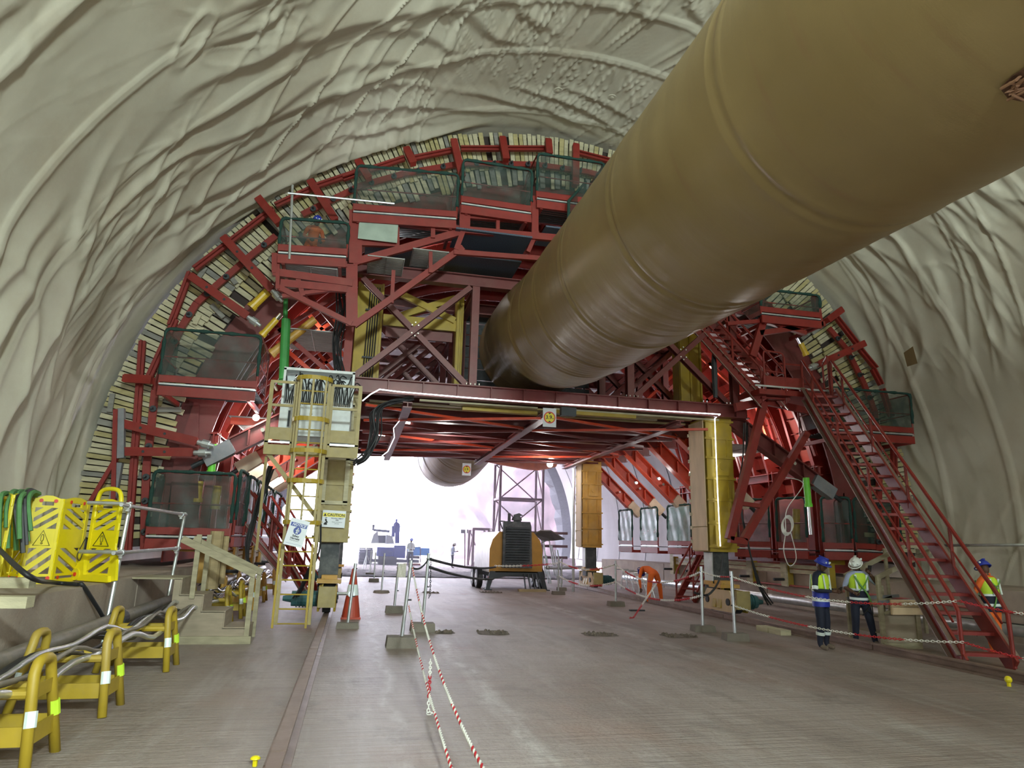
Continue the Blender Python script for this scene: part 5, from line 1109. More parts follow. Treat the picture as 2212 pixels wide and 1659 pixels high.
# ------------------------------------------------------------ site steps of plywood
ws = root('wooden_steps', (-2.5, 15.1, 0), 'plywood site steps with timber handrails climbing to the left kerb', 'steps')
for k in range(4):
    xr_ = -1.86-.42*k; h = .3*(k+1); xl_ = xr_-.42 if k < 3 else -3.98
    ob('tread', G().box(((xr_+xl_)/2, 15.15, h-.015), (abs(xr_-xl_)+.03, .96, .03)), TW if k == 3 else PWG, ws)
    ob('riser', G().box((xr_, 15.15, h-.16), (.02, .92, .28)), PWG, ws)
sp = [(-1.88, .02), (-1.88, .28), (-2.29, .28), (-2.29, .58), (-2.71, .58), (-2.71, .88), (-3.13, .88), (-3.13, 1.18), (-3.25, 1.18), (-3.25, .02)]
for y in (14.68, 15.62): ob('side_panel', G().poly([(a, y, b) for a, b in sp], .02, (0, 1, 0)), PWG, ws)
ob('sole_board', G().box((-2.5, 14.64, .07), (1.5, .045, .14)), TW, ws)
for y in (14.66, 15.66):
    ob('post', G().box((-1.84, y, .68), (.09, .045, 1.36)), TW, ws); ob('post', G().box((-2.9, y, 1.42), (.09, .045, 1.2)), TW, ws)
    ob('rail_board', G().bar((-1.78, y-.03, 1.28), (-3.2, y-.03, 1.93), .04, .13), TW, ws)
ob('round_post', G().tube([(-2.85, 16.2, .9), (-2.85, 16.2, 2.1)], .14, 12).tube([(-2.66, 16.25, 1.0), (-2.66, 16.25, 2.0)], .06, 10), TB[3], ws)
w2 = root('wooden_steps', (11.7, 13.6, 0), 'timber framed site steps behind the two men on the right', 'steps')
for y in (13.3, 14.3):
    for x, h in ((11.25, 1.5), (12.15, 1.25)): ob('post', G().box((x, y, h/2), (.1, .06, h)), TW, w2)
    ob('rail_board', G().bar((11.2, y, 1.45), (12.9, y, 2.15), .045, .1), TW, w2); ob('post', G().box((12.4, y+.05, 1.2), (.07, .05, 1.8)), TW, w2)
    ob('mid_board', G().bar((11.2, y-.02, .95), (12.6, y-.02, 1.02), .04, .07), GREY, w2); ob('mid_board', G().bar((11.3, y-.02, .72), (12.4, y-.02, 1.0), .04, .06), TW, w2)
ob('side_panel', G().box((11.75, 13.32, .42), (1.0, .02, .6)), PWG, w2); ob('sole_board', G().box((11.7, 13.27, .06), (.95, .03, .12)), TW, w2)
for k in range(2): ob('board', G().box((11.85, 13.2, .78+k*.16), (.85, .04, .15)), PW, w2)
for k in range(3): ob('tread', G().box((11.5+k*.36, 13.8, .3+k*.3), (.36, .95, .03)), PWG, w2)
w3 = ob('sheeted_bundle', G().ball((14.0, 9.55, .78), .42, 16, 12, (.75, .8, 1.1)), mat('clear_plastic_wrap', (.45, .45, .45), .2, vs=8, bump=1.2, bs=9), smooth=True, label='bundle wrapped in clear plastic at the right picture edge', cat='bundle')
# broken patches in the slab
for k, (px, py, w, d) in enumerate(((1065, 1367, .75, .4), (1296, 1371, .8, .35), (1465, 1374, .8, .35), (960, 1366, .45, .25), (930, 1281, .7, .4), (1060, 1280, .9, .5))):
    c = PZ(px, py, 0); g = G(); vs = [c+V((0, 0, .02))]; n = 18
    for i in range(n): a = 2*pi*i/n; rr = (abs(math.cos(a))**6+abs(math.sin(a))**6)**(-1/6); vs.append(c+V((math.cos(a)*w/2*rr*R.uniform(.88, 1.05), math.sin(a)*d*rr*R.uniform(.88, 1.05), .006)))
    g.add(vs, [(0, i+1, (i+1) % n+1) for i in range(n)])
    for q in range(26):
        p = c+V((R.uniform(-.45, .45)*w, R.uniform(-.8, .8)*d, .02)); s_ = R.uniform(.015, .04); g.ball(p, s_, 5, 3)
    ob('broken_patch', g, mat('rubble_grit', (.15, .12, .095), .95, vs=12, var=.5) if k == 0 else bpy.data.materials['rubble_grit'], label=('rough broken patch in the floor ahead of the second stanchion', 'rough broken patch in the middle of the roadway', 'rough broken patch left of the right stanchions', 'small broken patch behind the concrete blocks', 'dark patch across the floor left of the compressor', 'dark patch at the compressor feet')[k], cat='patch')
# far floor clutter inside the passage, right
for k in range(5):
    x = 9.0+k*.25; y = 27+k*1.3; t = root('pipe_stand', (x+3, y, 0), ('first', 'second', 'third', 'fourth', 'fifth')[k]+' small steel pipe stand along the right side, counted from the front', 'stand')
    ob('stand_leg', G().tube([(x+2.9, y, .9), (x+2.7, y-.2, 0)], .02, 6).tube([(x+2.9, y, .9), (x+3.1, y-.2, 0)], .02, 6).tube([(x+2.9, y, .9), (x+2.9, y+.25, 0)], .02, 6), ST, t); ob('cross_bar', G().tube([(x+2.6, y, .9), (x+3.2, y, .9)], .02, 6), ST, t)
pipe('steel_pipe', 'shiny pipe on stands beside the rear right bogie', [(8.9, 31.5, .95), (10, 33, .9), (12.5, 36, .85)], .09, ST, 'pipe')
ob('scaffold_post', G().tube([(9.65, 29.9, 0), (9.65, 29.9, 5.4)], .06, 10), ST, label='upright steel tube beside the rear right column', cat='post')
# ------------------------------------------------------------ compressor
cp = root('compressor', (7.15, 31.2, 0), 'large ochre and black air compressor on wheels with its side hatch open', 'compressor')
x0, x1, yF, yB = 5.95, 8.35, 30.4, 34.2
prof_ = [(x0, .75), (x0, 1.75), (x0+.12, 2.15), (x0+.42, 2.5), (x1-.42, 2.5), (x1-.12, 2.15), (x1, 1.75), (x1, .75)]
ob('canopy', G().poly([(a, (yF+yB)/2, b) for a, b in prof_], yB-yF, (0, 1, 0)), WHT, cp)
ob('front_panel', G().poly([(a, yF-.03, b) for a, b in prof_], .04, (0, 1, 0)), mat('compressor_ochre', (.40, .20, .025), .5), cp)
gr = ob('radiator_housing', G().poly([(6.5, yF-.12, .95), (7.85, yF-.12, .95), (7.78, yF-.12, 2.75), (7.72, yF-.12, 2.95), (6.5, yF-.12, 2.95)], .2, (0, 1, 0)), DB, cp)
g = G()
for k in range(14): g.prof((6.62, yF-.25, 1.25+k*.11), (7.72, yF-.25, 1.25+k*.11), [(-.03, -.02), (.03, -.045), (.03, .0), (-.03, .03)])
ob('louvre', g, SD, gr)
ob('exhaust', G().tube([(6.8, yF, 2.95), (6.8, yF, 3.3)], .07, 10).ball((7.15, yF, 3.0), .24, 14, 8, (1, .6, 1), z0=0).poly([(7.0, yF, 2.95), (7.0, yF, 3.25), (7.25, yF, 3.33), (7.45, yF, 3.22), (7.3, yF, 3.2), (7.35, yF, 2.95)], .1, (0, 1, 0)), DB, cp)
ob('bracket', G().tube([(6.38, yF, 2.95), (6.5, yF, 2.6)], .025, 6).tube([(6.38, yF, 2.95), (6.6, yF, 2.95)], .025, 6), DB, cp)
ob('chassis', G().box((7.15, 32.2, .68), (2.3, 3.4, .22)).poly([(6.0, yF, .8), (8.35, yF, .8), (8.2, yF, .45), (7.4, yF, .62), (6.9, yF, .62), (6.1, yF, .45)], .1, (0, 1, 0)), SD, cp)
for x, dx in ((6.1, -.2), (8.25, .25)):
    ob('stabiliser_leg', G().poly([(x-.12, yF-.05, .8), (x+.12, yF-.05, .8), (x+.08+dx, yF-.05, .04), (x-.1+dx, yF-.05, .04)], .12, (0, 1, 0)), SD, cp); ob('foot_plate', G().box((x+dx, yF-.05, .02), (.35, .3, .04)), SD, cp)
for x in (5.72, 8.6):
    for y in (31.6, 32.7):
        w = ob('wheel', G().tube([(x-.13, y, .45), (x-.09, y, .45), (x+.09, y, .45), (x+.13, y, .45)], [.38, .45, .45, .38], 22), BK, cp); ob('wheel_rim', G().tube([(x-.14, y, .45), (x+.14, y, .45)], .22, 16), WH, w)
for k in range(4): ob('drawbar', G().tube([(7.5+k*.18, 30.3, .7), (7.45+k*.22, 29.7, .05)], .035, 6), SD, cp)
ob('open_hatch', G().poly([(8.1, 30.8, 2.45), (8.3, 30.5, 2.6), (8.75, 30.4, 2.6), (9.55, 30.9, 2.25), (9.3, 31.6, 2.2), (8.9, 32.4, 2.15)], .06), mat('hatch_grey', (.12, .11, .10), .5), cp)
ob('hatch_stay', G().tube([(8.35, 30.9, 2.0), (8.9, 31.3, 2.2)], .02, 6), ST, cp); ob('red_lamp', G().box((5.98, 30.32, .5), (.14, .04, .14)), SR, cp); ob('lifting_eye', G().tube([V((6.3, 32, 2.5))+V((.06*math.cos(a), 0, .08+.06*math.sin(a))) for a in np.linspace(0, 2*pi, 10)[:-1]], .015, 6, closed=True), ST, cp)
ob('timber_beam', G().box((7.7, 29.6, .05), (1.2, .3, .1)), TB[3], label='brown timber baulk lying under the compressor drawbar', cat='timber')
# ------------------------------------------------------------ crane truck far outside
ct = root('pump_truck', (3.2, 57, 0), 'blue construction truck with grey body, crane mast and wheels far outside the portal', 'truck')
TBL = mat('truck_blue', (.04, .06, .30), .5); TGY = mat('truck_grey', (.36, .40, .44), .5); TDK = mat('truck_dark', (.09, .09, .13), .6); TSK = mat('bright_blue_panel', (.03, .25, .70), .4)
Yt = 57
def bx(n, px0, py0, px1, py1, m, d=1.5, Y=Yt, par=None):
    a = P(px0, py0, Y); b = P(px1, py1, Y); c = (a+b)/2; return ob(n, G().box((c.x, Y+d/2, c.z), (abs(b.x-a.x), d, abs(b.z-a.z))), m, par or ct)
bx('engine_block', 815, 1182, 850, 1202, TBL, 3); bx('lower_skirt', 818, 1202, 856, 1228, TDK, 2.6); bx('control_panel', 852, 1178, 875, 1206, TBL, 2); bx('chassis', 805, 1208, 905, 1216, TDK, 3)
bx('under_box', 819, 1217, 850, 1225, TDK, 1); bx('rear_bumper', 873, 1217, 908, 1226, mat('plate_red', (.35, .05, .04), .5), .6)
ob('mixer_body', G().poly([P(800, 1174, Yt+1), P(806, 1155, Yt+1), P(815, 1147, Yt+1), P(817, 1173, Yt+1)], 2.5, (0, 1, 0)).poly([P(833, 1155, Yt+1), P(846, 1158, Yt+1), P(850, 1175, Yt+1), P(832, 1175, Yt+1)], 2.5, (0, 1, 0)), TGY, ct); bx('cabin_window', 817, 1156, 832, 1174, TDK, .3, Yt+.9)
ob('boom', G().bar(P(807, 1145, Yt+1), P(842, 1148, Yt+1), .2, .2).tube([P(806, 1146, Yt+1), P(807, 1133, Yt+1)], .1, 6), TDK, ct)
ob('crane_mast', G().bar(P(858, 1174, Yt+.5), P(858, 1131, Yt+.5), .35, .3, up=(0, 1, 0)).bar(P(849, 1160, Yt+.5), P(850, 1136, Yt+.5), .25, .3, up=(0, 1, 0)).tube(smoothpts([P(851, 1136, Yt+.5), P(855, 1129, Yt+.5), P(862, 1134, Yt+.5), P(861, 1150, Yt+.5)]), .08, 6).tube([P(856, 1129, Yt+.5), P(857, 1121, Yt+.5)], .08, 6), TBL, ct)
for px in (782, 797):
    c = P(px, 1201, Yt+1); w = ob('wheel', G().tube([c-V((.28, 0, 0)), c-V((.2, 0, 0)), c+V((.2, 0, 0)), c+V((.28, 0, 0))], [.5, .62, .62, .5], 20), TDK, ct)
    g = G()
    for k in range(14): a = 2*pi*k/14; g.box(c+V((0, .62*math.cos(a), .62*math.sin(a))), (.5, .08, .06), Matrix.Rotation(a, 3, 'X'))
    ob('tread_lug', g, TDK, w)
ob('fairing', G().poly([P(880, 1187, Yt+.6), P(893, 1181, Yt+.6), P(907, 1181, Yt+.6), P(907, 1200, Yt+.6), P(879, 1200, Yt+.6)], 1.2, (0, 1, 0)), TSK, ct); bx('side_panel', 909, 1184, 927, 1200, TSK, .3); bx('step_box', 880, 1201, 906, 1207, TDK, 1.4)
ob('guard_frame', G().tube([P(879, 1210, Yt-.2), P(880, 1181, Yt-.2), P(908, 1182, Yt-.2), P(908, 1215, Yt-.2)], .04, 6), TDK, ct)
Mt = Matrix.Translation(P(836, 1186, Yt-.02)) @ Matrix.Rotation(pi/2, 4, 'X'); 
for k in range(3): bx('panel_slot', 821, 1190+k*3.2, 846, 1191+k*3.2, TDK, .05, Yt-.04)
# ------------------------------------------------------------ scaffold tower and far clutter
PRS = mat('pale_steel', (.24, .16, .19), .6)
def tower(label, xa, xb, y0, y1, zs, m=PRS):
    t = root('scaffold_tower', ((xa+xb)/2, (y0+y1)/2, 0), label, 'scaffold tower'); zt = zs[-1]
    for x in (xa, xb):
        for y in (y0, y1): ob('upright', G().tube([(x, y, 0), (x, y, zt)], .10, 8), m, t)
    for i, z in enumerate(zs):
        for a, b in (((xa, y0), (xb, y0)), ((xb, y0), (xb, y1)), ((xb, y1), (xa, y1)), ((xa, y1), (xa, y0))):
            ob('ledger', G().bar((*a, z), (*b, z), .12, .16), m, t)
            if i: ob('brace', G().tube([(*a, zs[i-1]), (*b, z)], .05, 6), m, t)
    return t
tower('tall steel scaffold tower beyond the compressor, before the rock', 10.35, 13.6, 49.5, 51.6, (0.2, 2.5, 5.2, 7.9))
tower('low steel frame left of the scaffold tower', 8.9, 10.1, 52, 54, (.2, 3.0))
sp_ = root('site_lamp', (9.0, 56, 0), 'mast with two rectangular lamps standing outside the portal', 'lamp'); ob('mast', G().tube([P(1004, 1225, 56), P(1004, 1152, 56)], .06, 6), PRS, sp_); ob('lamp_head', G().box(P(1000, 1148, 56), (.35, .2, .28)).box(P(1013, 1148, 56), (.35, .2, .28)), SD, sp_)
for k in range(3):
    c = PZ(1030+k*8, 1228+k, 0); ob('barrier_board', G().box(V((c.x, c.y, .5)), (.1, 1.0, 1.0)), mat('red_barrier', (.6, .06, .03), .5, vs=3, var=.3) if k == 0 else bpy.data.materials['red_barrier'], label=('red barrier board by the portal, left one', 'red barrier board by the portal, middle one', 'red barrier board by the portal, right one')[k], cat='barrier')
fr = root('scaffold_rack', (9.6, 33, 0), 'pile of tubes and frames right of the compressor', 'rack')
for k in range(7): a_ = P(1168+k*6, 1180+R.uniform(-20, 20), 36); b_ = P(1180+k*6, 1270+R.uniform(-30, 5), 36); ob('tube', G().tube([a_, b_], .04, 6), ST, fr)
for z in (1.3, 1.9, 2.6): ob('shelf_bar', G().bar((9.3, 37, z), (11.6, 37, z), .1, .14), PRS, fr)
# ------------------------------------------------------------ people
def limb_mesh(J, E, Rd, sub=2):
    me = bpy.data.meshes.new('b'); me.from_pydata([V(j) for j in J], E, []); o = bpy.data.objects.new('b', me); COL.objects.link(o)
    mo = o.modifiers.new('s', 'SKIN'); mo.use_smooth_shade = True
    sv = me.skin_vertices[0].data
    for i, r in enumerate(Rd): sv[i].radius = (r, r) if not isinstance(r, tuple) else r
    sv[0].use_root = True
    s2 = o.modifiers.new('u', 'SUBSURF'); s2.levels = sub; s2.render_levels = sub
    bpy.context.view_layer.update(); dg = bpy.context.evaluated_depsgraph_get(); m2 = bpy.data.meshes.new_from_object(o.evaluated_get(dg))
    bpy.data.objects.remove(o); return m2
def person(label, loc, yaw, p):
    # built facing -Y in local space, then turned; p holds the pose and the clothes
    r = root('person', loc, label, 'person'); LOC[r.name] = V((0, 0, 0)); r.rotation_euler = (0, 0, yaw)
    lean = p.get('lean', 0); hipz = p.get('hip', .93)
    hip = V((0, 0, hipz)); Mb = Matrix.Rotation(lean, 3, 'X')
    def T(x, y, z): return hip+Mb @ V((x, y, z))
    chest = T(0, 0, .40); neck = T(0, 0, .55); hd = p.get('head', (0, -.03, .13)); head = neck+Mb.to_quaternion().slerp(Matrix.Identity(3).to_quaternion(), p.get('headup', .3)).to_matrix() @ V(hd)
    if p.get('headabs'): head = neck+V(p['headabs'])
    hz = (head-neck).normalized()
    J = [hip, T(0, 0, .2), chest, T(0, 0, .50), neck, neck+hz*.06]; E = [(0, 1), (1, 2), (2, 3), (3, 4), (4, 5)]; Rd = [(.155, .125), (.145, .115), (.175, .125), (.12, .09), .058, .055]
    hands = []
    for s in (-1, 1):
        sh = T(s*.185, 0, .46); e = V(p['elbow'][0 if s < 0 else 1]); w = V(p['wrist'][0 if s < 0 else 1]); k = len(J)
        J += [sh, sh.lerp(e, .5), e, e.lerp(w, .5), w]; E += [(3, k), (k, k+1), (k+1, k+2), (k+2, k+3), (k+3, k+4)]; Rd += [.068, .058, .048, .042, .030]
        hands.append((w, (w-e).normalized(), s))
    for s in (-1, 1):
        kn = V(p['knee'][0 if s < 0 else 1]); an = V(p['ankle'][0 if s < 0 else 1]); k = len(J); hp = hip+V((s*.10, 0, -.06))
        fd = V(p.get('foot', ((0, -1, 0), (0, -1, 0)))[0 if s < 0 else 1])
        J += [hp, kn, kn.lerp(an, .4), an, an+fd*.07+V((0, 0, -.04)), an+fd*.17+V((0, 0, -.05))]; E += [(0, k), (k, k+1), (k+1, k+2), (k+2, k+3), (k+3, k+4), (k+4, k+5)]; Rd += [.105, .082, .072, .055, .05, .042]
    me = limb_mesh(J, E, Rd)
    mats = [p['shirt'], p['trousers'], SKN, BOOT]
    co = [v.co.copy() for v in me.vertices]; segs = [(0, 1, 0), (1, 2, 0), (2, 3, 0), (3, 4, 0), (4, 5, 2)]; k = 6
    for s in range(2): fo = p.get('sleeve', 1); segs += [(k, k+1, 0), (k+1, k+2, 0), (k+2, k+3, 0 if fo else 2), (k+3, k+4, 0 if fo else 2)]; k += 5
    for s in range(2): segs += [(k, k+1, 1), (k+1, k+2, 1), (k+2, k+3, 1), (k+3, k+4, 3), (k+4, k+5, 3)]; k += 6
    g = G(); g.v = [tuple(c) for c in co]; g.f = [tuple(f.vertices) for f in me.polygons]; g.m = []
    for f in me.polygons:
        c = f.center; best = (9, 0)
        for a, b, mi_ in segs:
            A_ = J[a]; B_ = J[b]; ab = B_-A_; t_ = max(0, min(1, (c-A_).dot(ab)/ab.length_squared)); d_ = (c-(A_+ab*t_)).length/ (Rd[a] if not isinstance(Rd[a], tuple) else Rd[a][0])
            if d_ < best[0]: best = (d_, mi_)
        mi_ = best[1]
        if c.z < hip.z-.02 and mi_ == 0 and (c-hip).length < .28 and lean < .5: mi_ = 1
        g.m.append(mi_)
    # head with nose, ears, lips and eyes, all in the body's own mesh
    q = hz.to_track_quat('Z', 'Y').to_matrix(); face = p.get('face', 0); Rh = q @ Matrix.Rotation(face, 3, 'Z')
    fwd = Rh @ V((0, -1, 0)); 
    if fwd.dot(Matrix.Rotation(face, 3, 'Z') @ V((0, -1, 0))) < 0: Rh = Rh @ Matrix.Rotation(pi, 3, 'Z')
    def Hd(x, y, z): return head+Rh @ V((x, y, z))
    g.cm = 2; g.ball(head, .1, 16, 12, (.80, .98, 1.22), Rh); g.ball(Hd(0, -.035, -.07), .055, 12, 8, (.85, .95, .8), Rh); g.ball(Hd(0, -.102, -.01), .018, 8, 6, (.8, 1.1, 1.3), Rh)
    for s in (-1, 1): g.ball(Hd(s*.08, .01, -.005), .02, 8, 5, (.4, .8, 1.3), Rh)
    g.ball(Hd(0, -.092, -.052), .016, 8, 4, (1.6, .6, .5), Rh)
    g.tube([neck-hz*.02, head-hz*.04], .052, 10)
    # hands: palm, four unequal fingers with a bend, thumb from the side
    for w, d, s in hands:
        side = d.cross(V((0, 1, 0))).normalized() if abs(d.y) < .9 else V((1, 0, 0)); side *= s; nrm = side.cross(d).normalized(); curl = nrm*(.5 if nrm.dot(V((0, -1, 0))) > 0 else -.5)
        pm = w+d*.045; g.tube([w-d*.01, w+d*.03, w+d*.085], [.026, .034, .030], 10)
        for i_, (o_, l_) in enumerate(((-.027, .062), (-.009, .074), (.009, .07), (.027, .054))):
            b_ = w+d*.08+side*o_; m_ = b_+d*l_*.5+curl*.012; t_ = m_+(d*.6+curl).normalized()*l_*.5; g.tube([b_-d*.01, m_, t_], [.0105, .0095, .0075], 6)
        b_ = w+d*.03-side*.028; g.tube([b_, b_+(d*.7-side).normalized()*.035, b_+(d*.9-side*.4).normalized()*.065], [.013, .011, .008], 6)
    b = ob('body', g, mats, r, smooth=True)
    g = G(); 
    for s in (-1, 1): g.ball(Hd(s*.032, -.082, .02), .012, 8, 5)
    ob('eyes', g, BK, b)
    if p.get('helmet'):
        hm = p['helmet']; tp = Hd(0, 0, .045)
        o_ = ob('hard_hat', G().ball(tp, .132, 20, 8, (.92, 1.08, .95), Rh, z0=0).tube([tp+Rh @ V((.128*math.cos(a), .148*math.sin(a)-(.035 if math.sin(a) < -.2 else 0), -.005)) for a in np.linspace(0, 2*pi, 20)[:-1]], .012, 6, closed=True).box(tp+Rh @ V((0, 0, .115)), (.05, .2, .025), Rh), hm, r, smooth=True)
        ob('hat_badges', G().ball(tp+Rh @ V((0, -.135, .055)), .02, 8, 4).ball(tp+Rh @ V((.075, -.11, .055)), .018, 8, 4).ball(tp+Rh @ V((-.075, -.11, .055)), .018, 8, 4).ball(tp+Rh @ V((.1, .09, .05)), .022, 8, 4), RFL, o_)
        ob('chin_strap', G().tube([tp+Rh @ V((.09, 0, -.02)), Hd(.06, -.04, -.09), Hd(0, -.06, -.12), Hd(-.06, -.04, -.09), tp+Rh @ V((-.09, 0, -.02))], .006, 5), BK, o_)
    def tor(z0, z1, grow, n=8, m0=26, vneck=False, a=None):
        # ring stack around the torso
        g = G(); vs = []; R_ = [(-.10, .168, .135), (.1, .165, .128), (.25, .178, .132), (.40, .195, .135), (.47, .175, .115), (.53, .11, .085)]
        for i in range(n+1):
            z = z0+(z1-z0)*i/n; zq = max(z, -.10)
            for j in range(len(R_)-1):
                if R_[j][0] <= zq <= R_[j+1][0] or j == len(R_)-2:
                    f = (zq-R_[j][0])/(R_[j+1][0]-R_[j][0]); wx = R_[j][1]+(R_[j+1][1]-R_[j][1])*f; wy = R_[j][2]+(R_[j+1][2]-R_[j][2])*f; break
            for k in range(m0): an_ = 2*pi*k/m0; vs.append(T(math.cos(an_)*(wx+grow), math.sin(an_)*(wy+grow), z))
        g.add(vs, [(i*m0+k, i*m0+(k+1) % m0, (i+1)*m0+(k+1) % m0, (i+1)*m0+k) for i in range(n) for k in range(m0)]); return g
    if p.get('vest'):
        v1, v2 = p['vest']; vt = ob('safety_vest', tor(.16, .52, .018), v1, r, smooth=True)
        if v2: ob('vest_lower', tor(-.12, .17, .022), v2, vt, smooth=True)
        ob('reflective_band', tor(-.02, .03, .026, 1), RFL, vt); ob('reflective_band', tor(.17, .21, .026, 1), RFL, vt)
        for s in (-1, 1):
            for q in (-1, 1): ob('reflective_strip', G().prof(T(s*.10, q*.165, .20), T(s*.115, q*.13, .49), [(-.02, -.006), (.02, -.006), (.02, .006), (-.02, .006)], (0, 1, 0)), RFL, vt)
    if p.get('harness'):
        h_ = root if False else None; g = G(); lp = [T(-.14, -.15, .46), T(-.05, -.175, .3), T(.1, -.18, .1), T(.19, -.12, -.1)]; g.tube(smoothpts(lp), .02, 5); g.tube(smoothpts([T(.14, -.15, .46), T(.05, -.175, .3), T(-.12, -.17, .1)]), .012, 5)
        g.tube(smoothpts([T(-.14, .14, .46), T(0, .165, .34), T(.14, .14, .46)]), .014, 5); g.tube(smoothpts([T(0, .165, .34), T(.1, .17, .1), T(.16, .12, -.1)]), .014, 5); hb = ob('safety_harness', g, mat('harness_green', (.14, .34, .08), .7) if 'harness_green' not in bpy.data.materials else bpy.data.materials['harness_green'], r)
        ob('lanyard', G().tube(smoothpts([T(.19, -.12, -.08), T(.2, -.12, -.3), T(.08, -.16, -.22), T(-.02, -.15, -.32), T(.14, -.16, -.12)]), .012, 5), BK, hb); ob('d_ring', G().tube([T(.03*math.cos(a), .185, .34+.03*math.sin(a)) for a in np.linspace(0, 2*pi, 10)[:-1]], .007, 5, closed=True), CH, hb)
    if p.get('kneeband'):
        g = G()
        for s in (0, 1):
            a_ = V(p['knee'][s]).lerp(V(p['ankle'][s]), .42); b_ = V(p['knee'][s]).lerp(V(p['ankle'][s]), .56); g.tube([a_, b_], [.088, .082], 14)
        ob('leg_band', g, RFL, r)
    if p.get('armband'):
        g = G()
        for s in (0, 1):
            sh = T((-1, 1)[s]*.185, 0, .46); e = V(p['elbow'][s]); g.tube([sh.lerp(e, .7), sh.lerp(e, .95)], .062, 12)
        ob('sleeve_band', g, RFL, r)
    if p.get('phone'): c = V(p['wrist'][1])+V(p['phone']); ob('phone', G().box(c, (.075, .012, .14), Matrix.Rotation(.4, 3, 'X')), BK, r)
    r.scale = (p.get('sc', 1),)*3
    return r
ST_K = ((-.12, -.03, .50), (.12, -.02, .50)); ST_A = ((-.13, .02, .085), (.14, .03, .085))
person('worker in blue helmet and navy overalls with blue lower vest, holding a phone', (9.83, 13.35, 0), .45, dict(lean=.03, head=(0, -.05, .13), elbow=((-.29, -.05, 1.12), (.29, -.02, 1.12)), wrist=((-.10, -.30, 1.12), (.12, -.30, 1.12)), knee=ST_K, ankle=ST_A,
       shirt=NVY, trousers=NVY, helmet=BLU, vest=(HV, BLU), kneeband=1, armband=1, phone=(-.1, -.1, .02), sc=1.06))
person('man in white helmet with light blue shirt, hi-vis vest and green harness', (11.1, 13.75, 0), -.25, dict(lean=.06, headabs=(-.05, -.06, .12), elbow=((-.27, .05, 1.15), (.36, -.14, 1.2)), wrist=((-.18, -.2, 1.05), (.16, -.2, 1.44)), knee=((-.13, -.04, .5), (.16, -.05, .5)), ankle=((-.12, .05, .085), (.26, .02, .085)),
       shirt=SHB, sleeve=0, trousers=NVY, helmet=WHT, vest=(HV, NVY), harness=1, phone=(-.0, -.02, .1), sc=1.07))
person('worker in orange overalls and hi-vis vest behind the long stair', (13.0, 12.2, 0), 3.3, dict(lean=.05, headabs=(-.02, -.05, .13), elbow=((-.36, -.16, 1.22), (.3, -.1, 1.15)), wrist=((-.5, -.36, 1.1), (.2, -.35, 1.1)), knee=((-.13, -.05, .5), (.16, .0, .5)), ankle=((-.14, .05, .085), (.22, .08, .085)),
       shirt=ORC, trousers=ORC, helmet=BLU, vest=(HV, NVY), harness=1, sc=1.07))
person('worker in orange overalls bending down beyond the right rail', (11.0, 24.4, 0), 3.3, dict(lean=1.35, hip=.96, headabs=(.02, -.15, -.12), elbow=((-.25, -.5, .75), (.25, -.48, .72)), wrist=((-.2, -.5, .42), (.2, -.5, .42)), knee=((-.2, .03, .52), (.2, .03, .52)), ankle=((-.24, .05, .085), (.26, .05, .085)),
       shirt=ORC, trousers=ORC, helmet=BLU, sc=1.12))
person('distant man in white helmet and pale shirt standing on the gravel', (7.55, 53.2, .08), 1.4, dict(lean=.02, headabs=(0, -.06, .12), elbow=((-.25, .0, 1.12), (.25, -.02, 1.12)), wrist=((-.1, -.28, 1.15), (.1, -.28, 1.15)), knee=ST_K, ankle=ST_A, shirt=SHB, trousers=NVY, helmet=WHT, vest=(KHK, None), sc=1.05))
person('distant worker in pale vest standing before the truck', (4.55, 55.4, .08), .3, dict(lean=.02, elbow=((-.25, .0, 1.12), (.25, -.02, 1.12)), wrist=((-.12, -.25, 1.05), (.12, -.25, 1.05)), knee=ST_K, ankle=ST_A, shirt=KHK, trousers=NVY, helmet=BLU, vest=(KHK, None), sc=1.2))
person('worker in orange with blue helmet standing on the far right walkway', (13.35, 25.6, 1.98), -.6, dict(lean=.05, elbow=((-.25, .0, 1.12), (.25, -.02, 1.12)), wrist=((-.12, -.25, 1.05), (.12, -.25, 1.05)), knee=ST_K, ankle=ST_A, shirt=ORC, trousers=ORC, helmet=BLU, sc=1.0))
person('worker with blue helmet crouching in the lowest upper platform', (-1.7, 18.3, 9.25), .4, dict(lean=.5, hip=.6, elbow=((-.28, -.2, .75), (.28, -.2, .75)), wrist=((-.15, -.4, .6), (.15, -.4, .6)), knee=((-.15, -.3, .42), (.15, -.3, .42)), ankle=((-.15, 0, .085), (.15, 0, .085)), shirt=ORC, trousers=ORC, helmet=BLU, sc=1.0))
person('person in red jacket standing left of the compressor', (7.35, 38, .0), .2, dict(lean=.02, elbow=((-.25, .0, 1.12), (.25, -.02, 1.12)), wrist=((-.12, -.25, 1.05), (.12, -.25, 1.05)), knee=ST_K, ankle=ST_A, shirt=SR, trousers=NVY, helmet=WHT, sc=1.0))

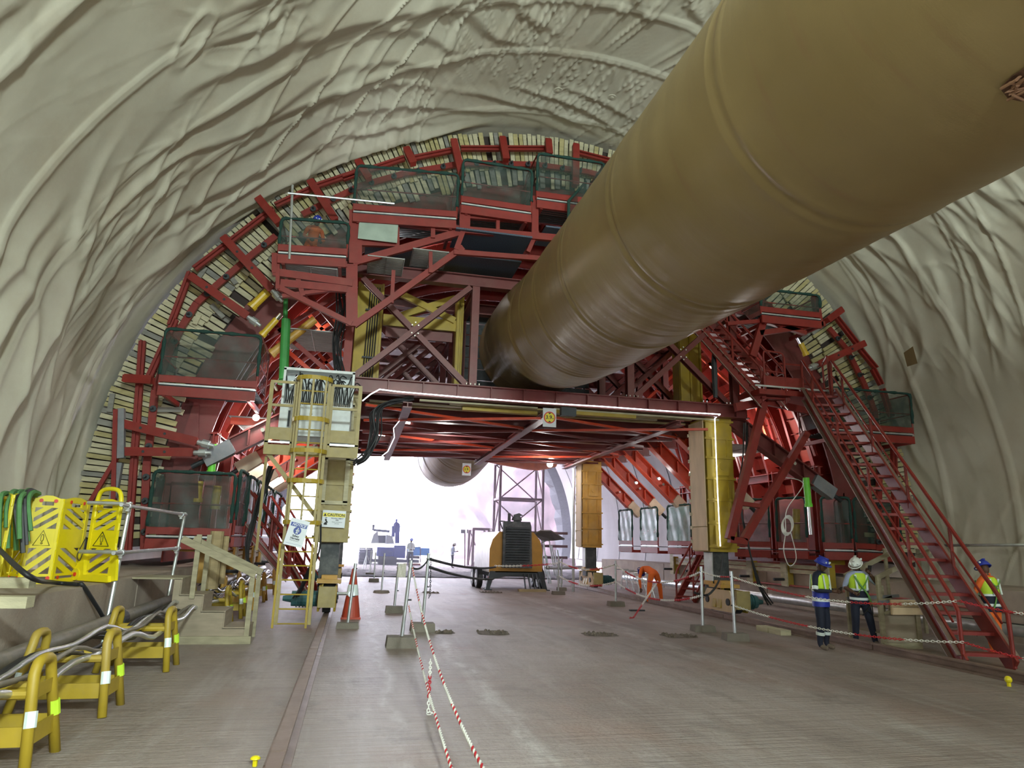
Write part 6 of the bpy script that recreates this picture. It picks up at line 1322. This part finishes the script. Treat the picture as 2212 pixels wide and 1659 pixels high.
# ------------------------------------------------------------ marks on the membrane
def on_wall(px, py, rr):
    d = _ray(px, py); A_ = d[0]**2+d[2]**2; o0 = (CAM[0]-TX, CAM[2]-TZ); B_ = 2*(d[0]*o0[0]+d[2]*o0[1]); C_ = o0[0]**2+o0[1]**2-rr*rr
    return V(CAM+d*((-B_+math.sqrt(B_*B_-4*A_*C_))/(2*A_)))
ob('repair_patch', G().poly([on_wall(x, y, 12.1) for x, y in ((1952, 762), (1972, 748), (1982, 785), (1960, 792))], .01), mat('brown_tape', (.22, .15, .07), .6), wall_right)
cl_ = bpy.data.objects['ceiling']
for px, py in ((1205, 195), (1322, 210)):
    c = on_wall(px, py, 12.2); n_ = V((TX-c.x, 0, TZ-c.z)).normalized(); g = G()
    g.tube([c, c+n_*.02], .13, 20); g.tube([c+n_*.02, c+n_*.035], .05, 14); ob('fixing_disc', g, MB, cl_)
# ------------------------------------------------------------ groups of repeats
GRP = {'work_platform': 'netted work platforms on the formwork carriage', 'stanchion': 'stanchions in concrete bases along the roadway', 'chain': 'red, white and dark chains between stanchions', 'cable_trestle': 'yellow cable trestles along the left kerb',
       'hydraulic_prop': 'props and cylinders of the carriage', 'tube_light': 'tube lights on the carriage', 'flood_light': 'bulbs on the carriage', 'cable': 'cables lying on the trestles', 'broken_patch': 'broken patches in the slab', 'person': 'workers on site',
       'travelling_bogie': 'rail bogies of the carriage', 'hose_bundle': 'bundles of black hoses', 'steel_stair': 'red steel stairs', 'folding_barrier': 'yellow folding barriers', 'pipe_stand': 'pipe stands at the right', 'capped_bolt': 'yellow capped bolts at the left rail', 'barrier_board': 'red barrier boards by the portal'}
for o in list(COL.objects):
    n_ = o.name.split('.')[0]
    if o.parent is None and n_ in GRP and o.get('label') and not o.get('group'): o['group'] = GRP[n_]
# thin scattering volume added to veil everything from behind the carriage outward
hz_ = bpy.data.materials.new('haze_volume'); hz_.use_nodes = True; t = hz_.node_tree; t.nodes.remove(t.nodes['Principled BSDF']); vsn = t.nodes.new('ShaderNodeVolumeScatter')
vsn.inputs['Density'].default_value = .007; vsn.inputs['Color'].default_value = (.86, .86, 1, 1); vsn.inputs['Anisotropy'].default_value = .3; t.links.new(vsn.outputs[0], t.nodes['Material Output'].inputs['Volume'])
ob('haze_volume', G().box((8, 57, 8.0), (50, 40, 15.8)), hz_, kind='stuff', label='thin bright haze hanging at the tunnel mouth', cat='haze')
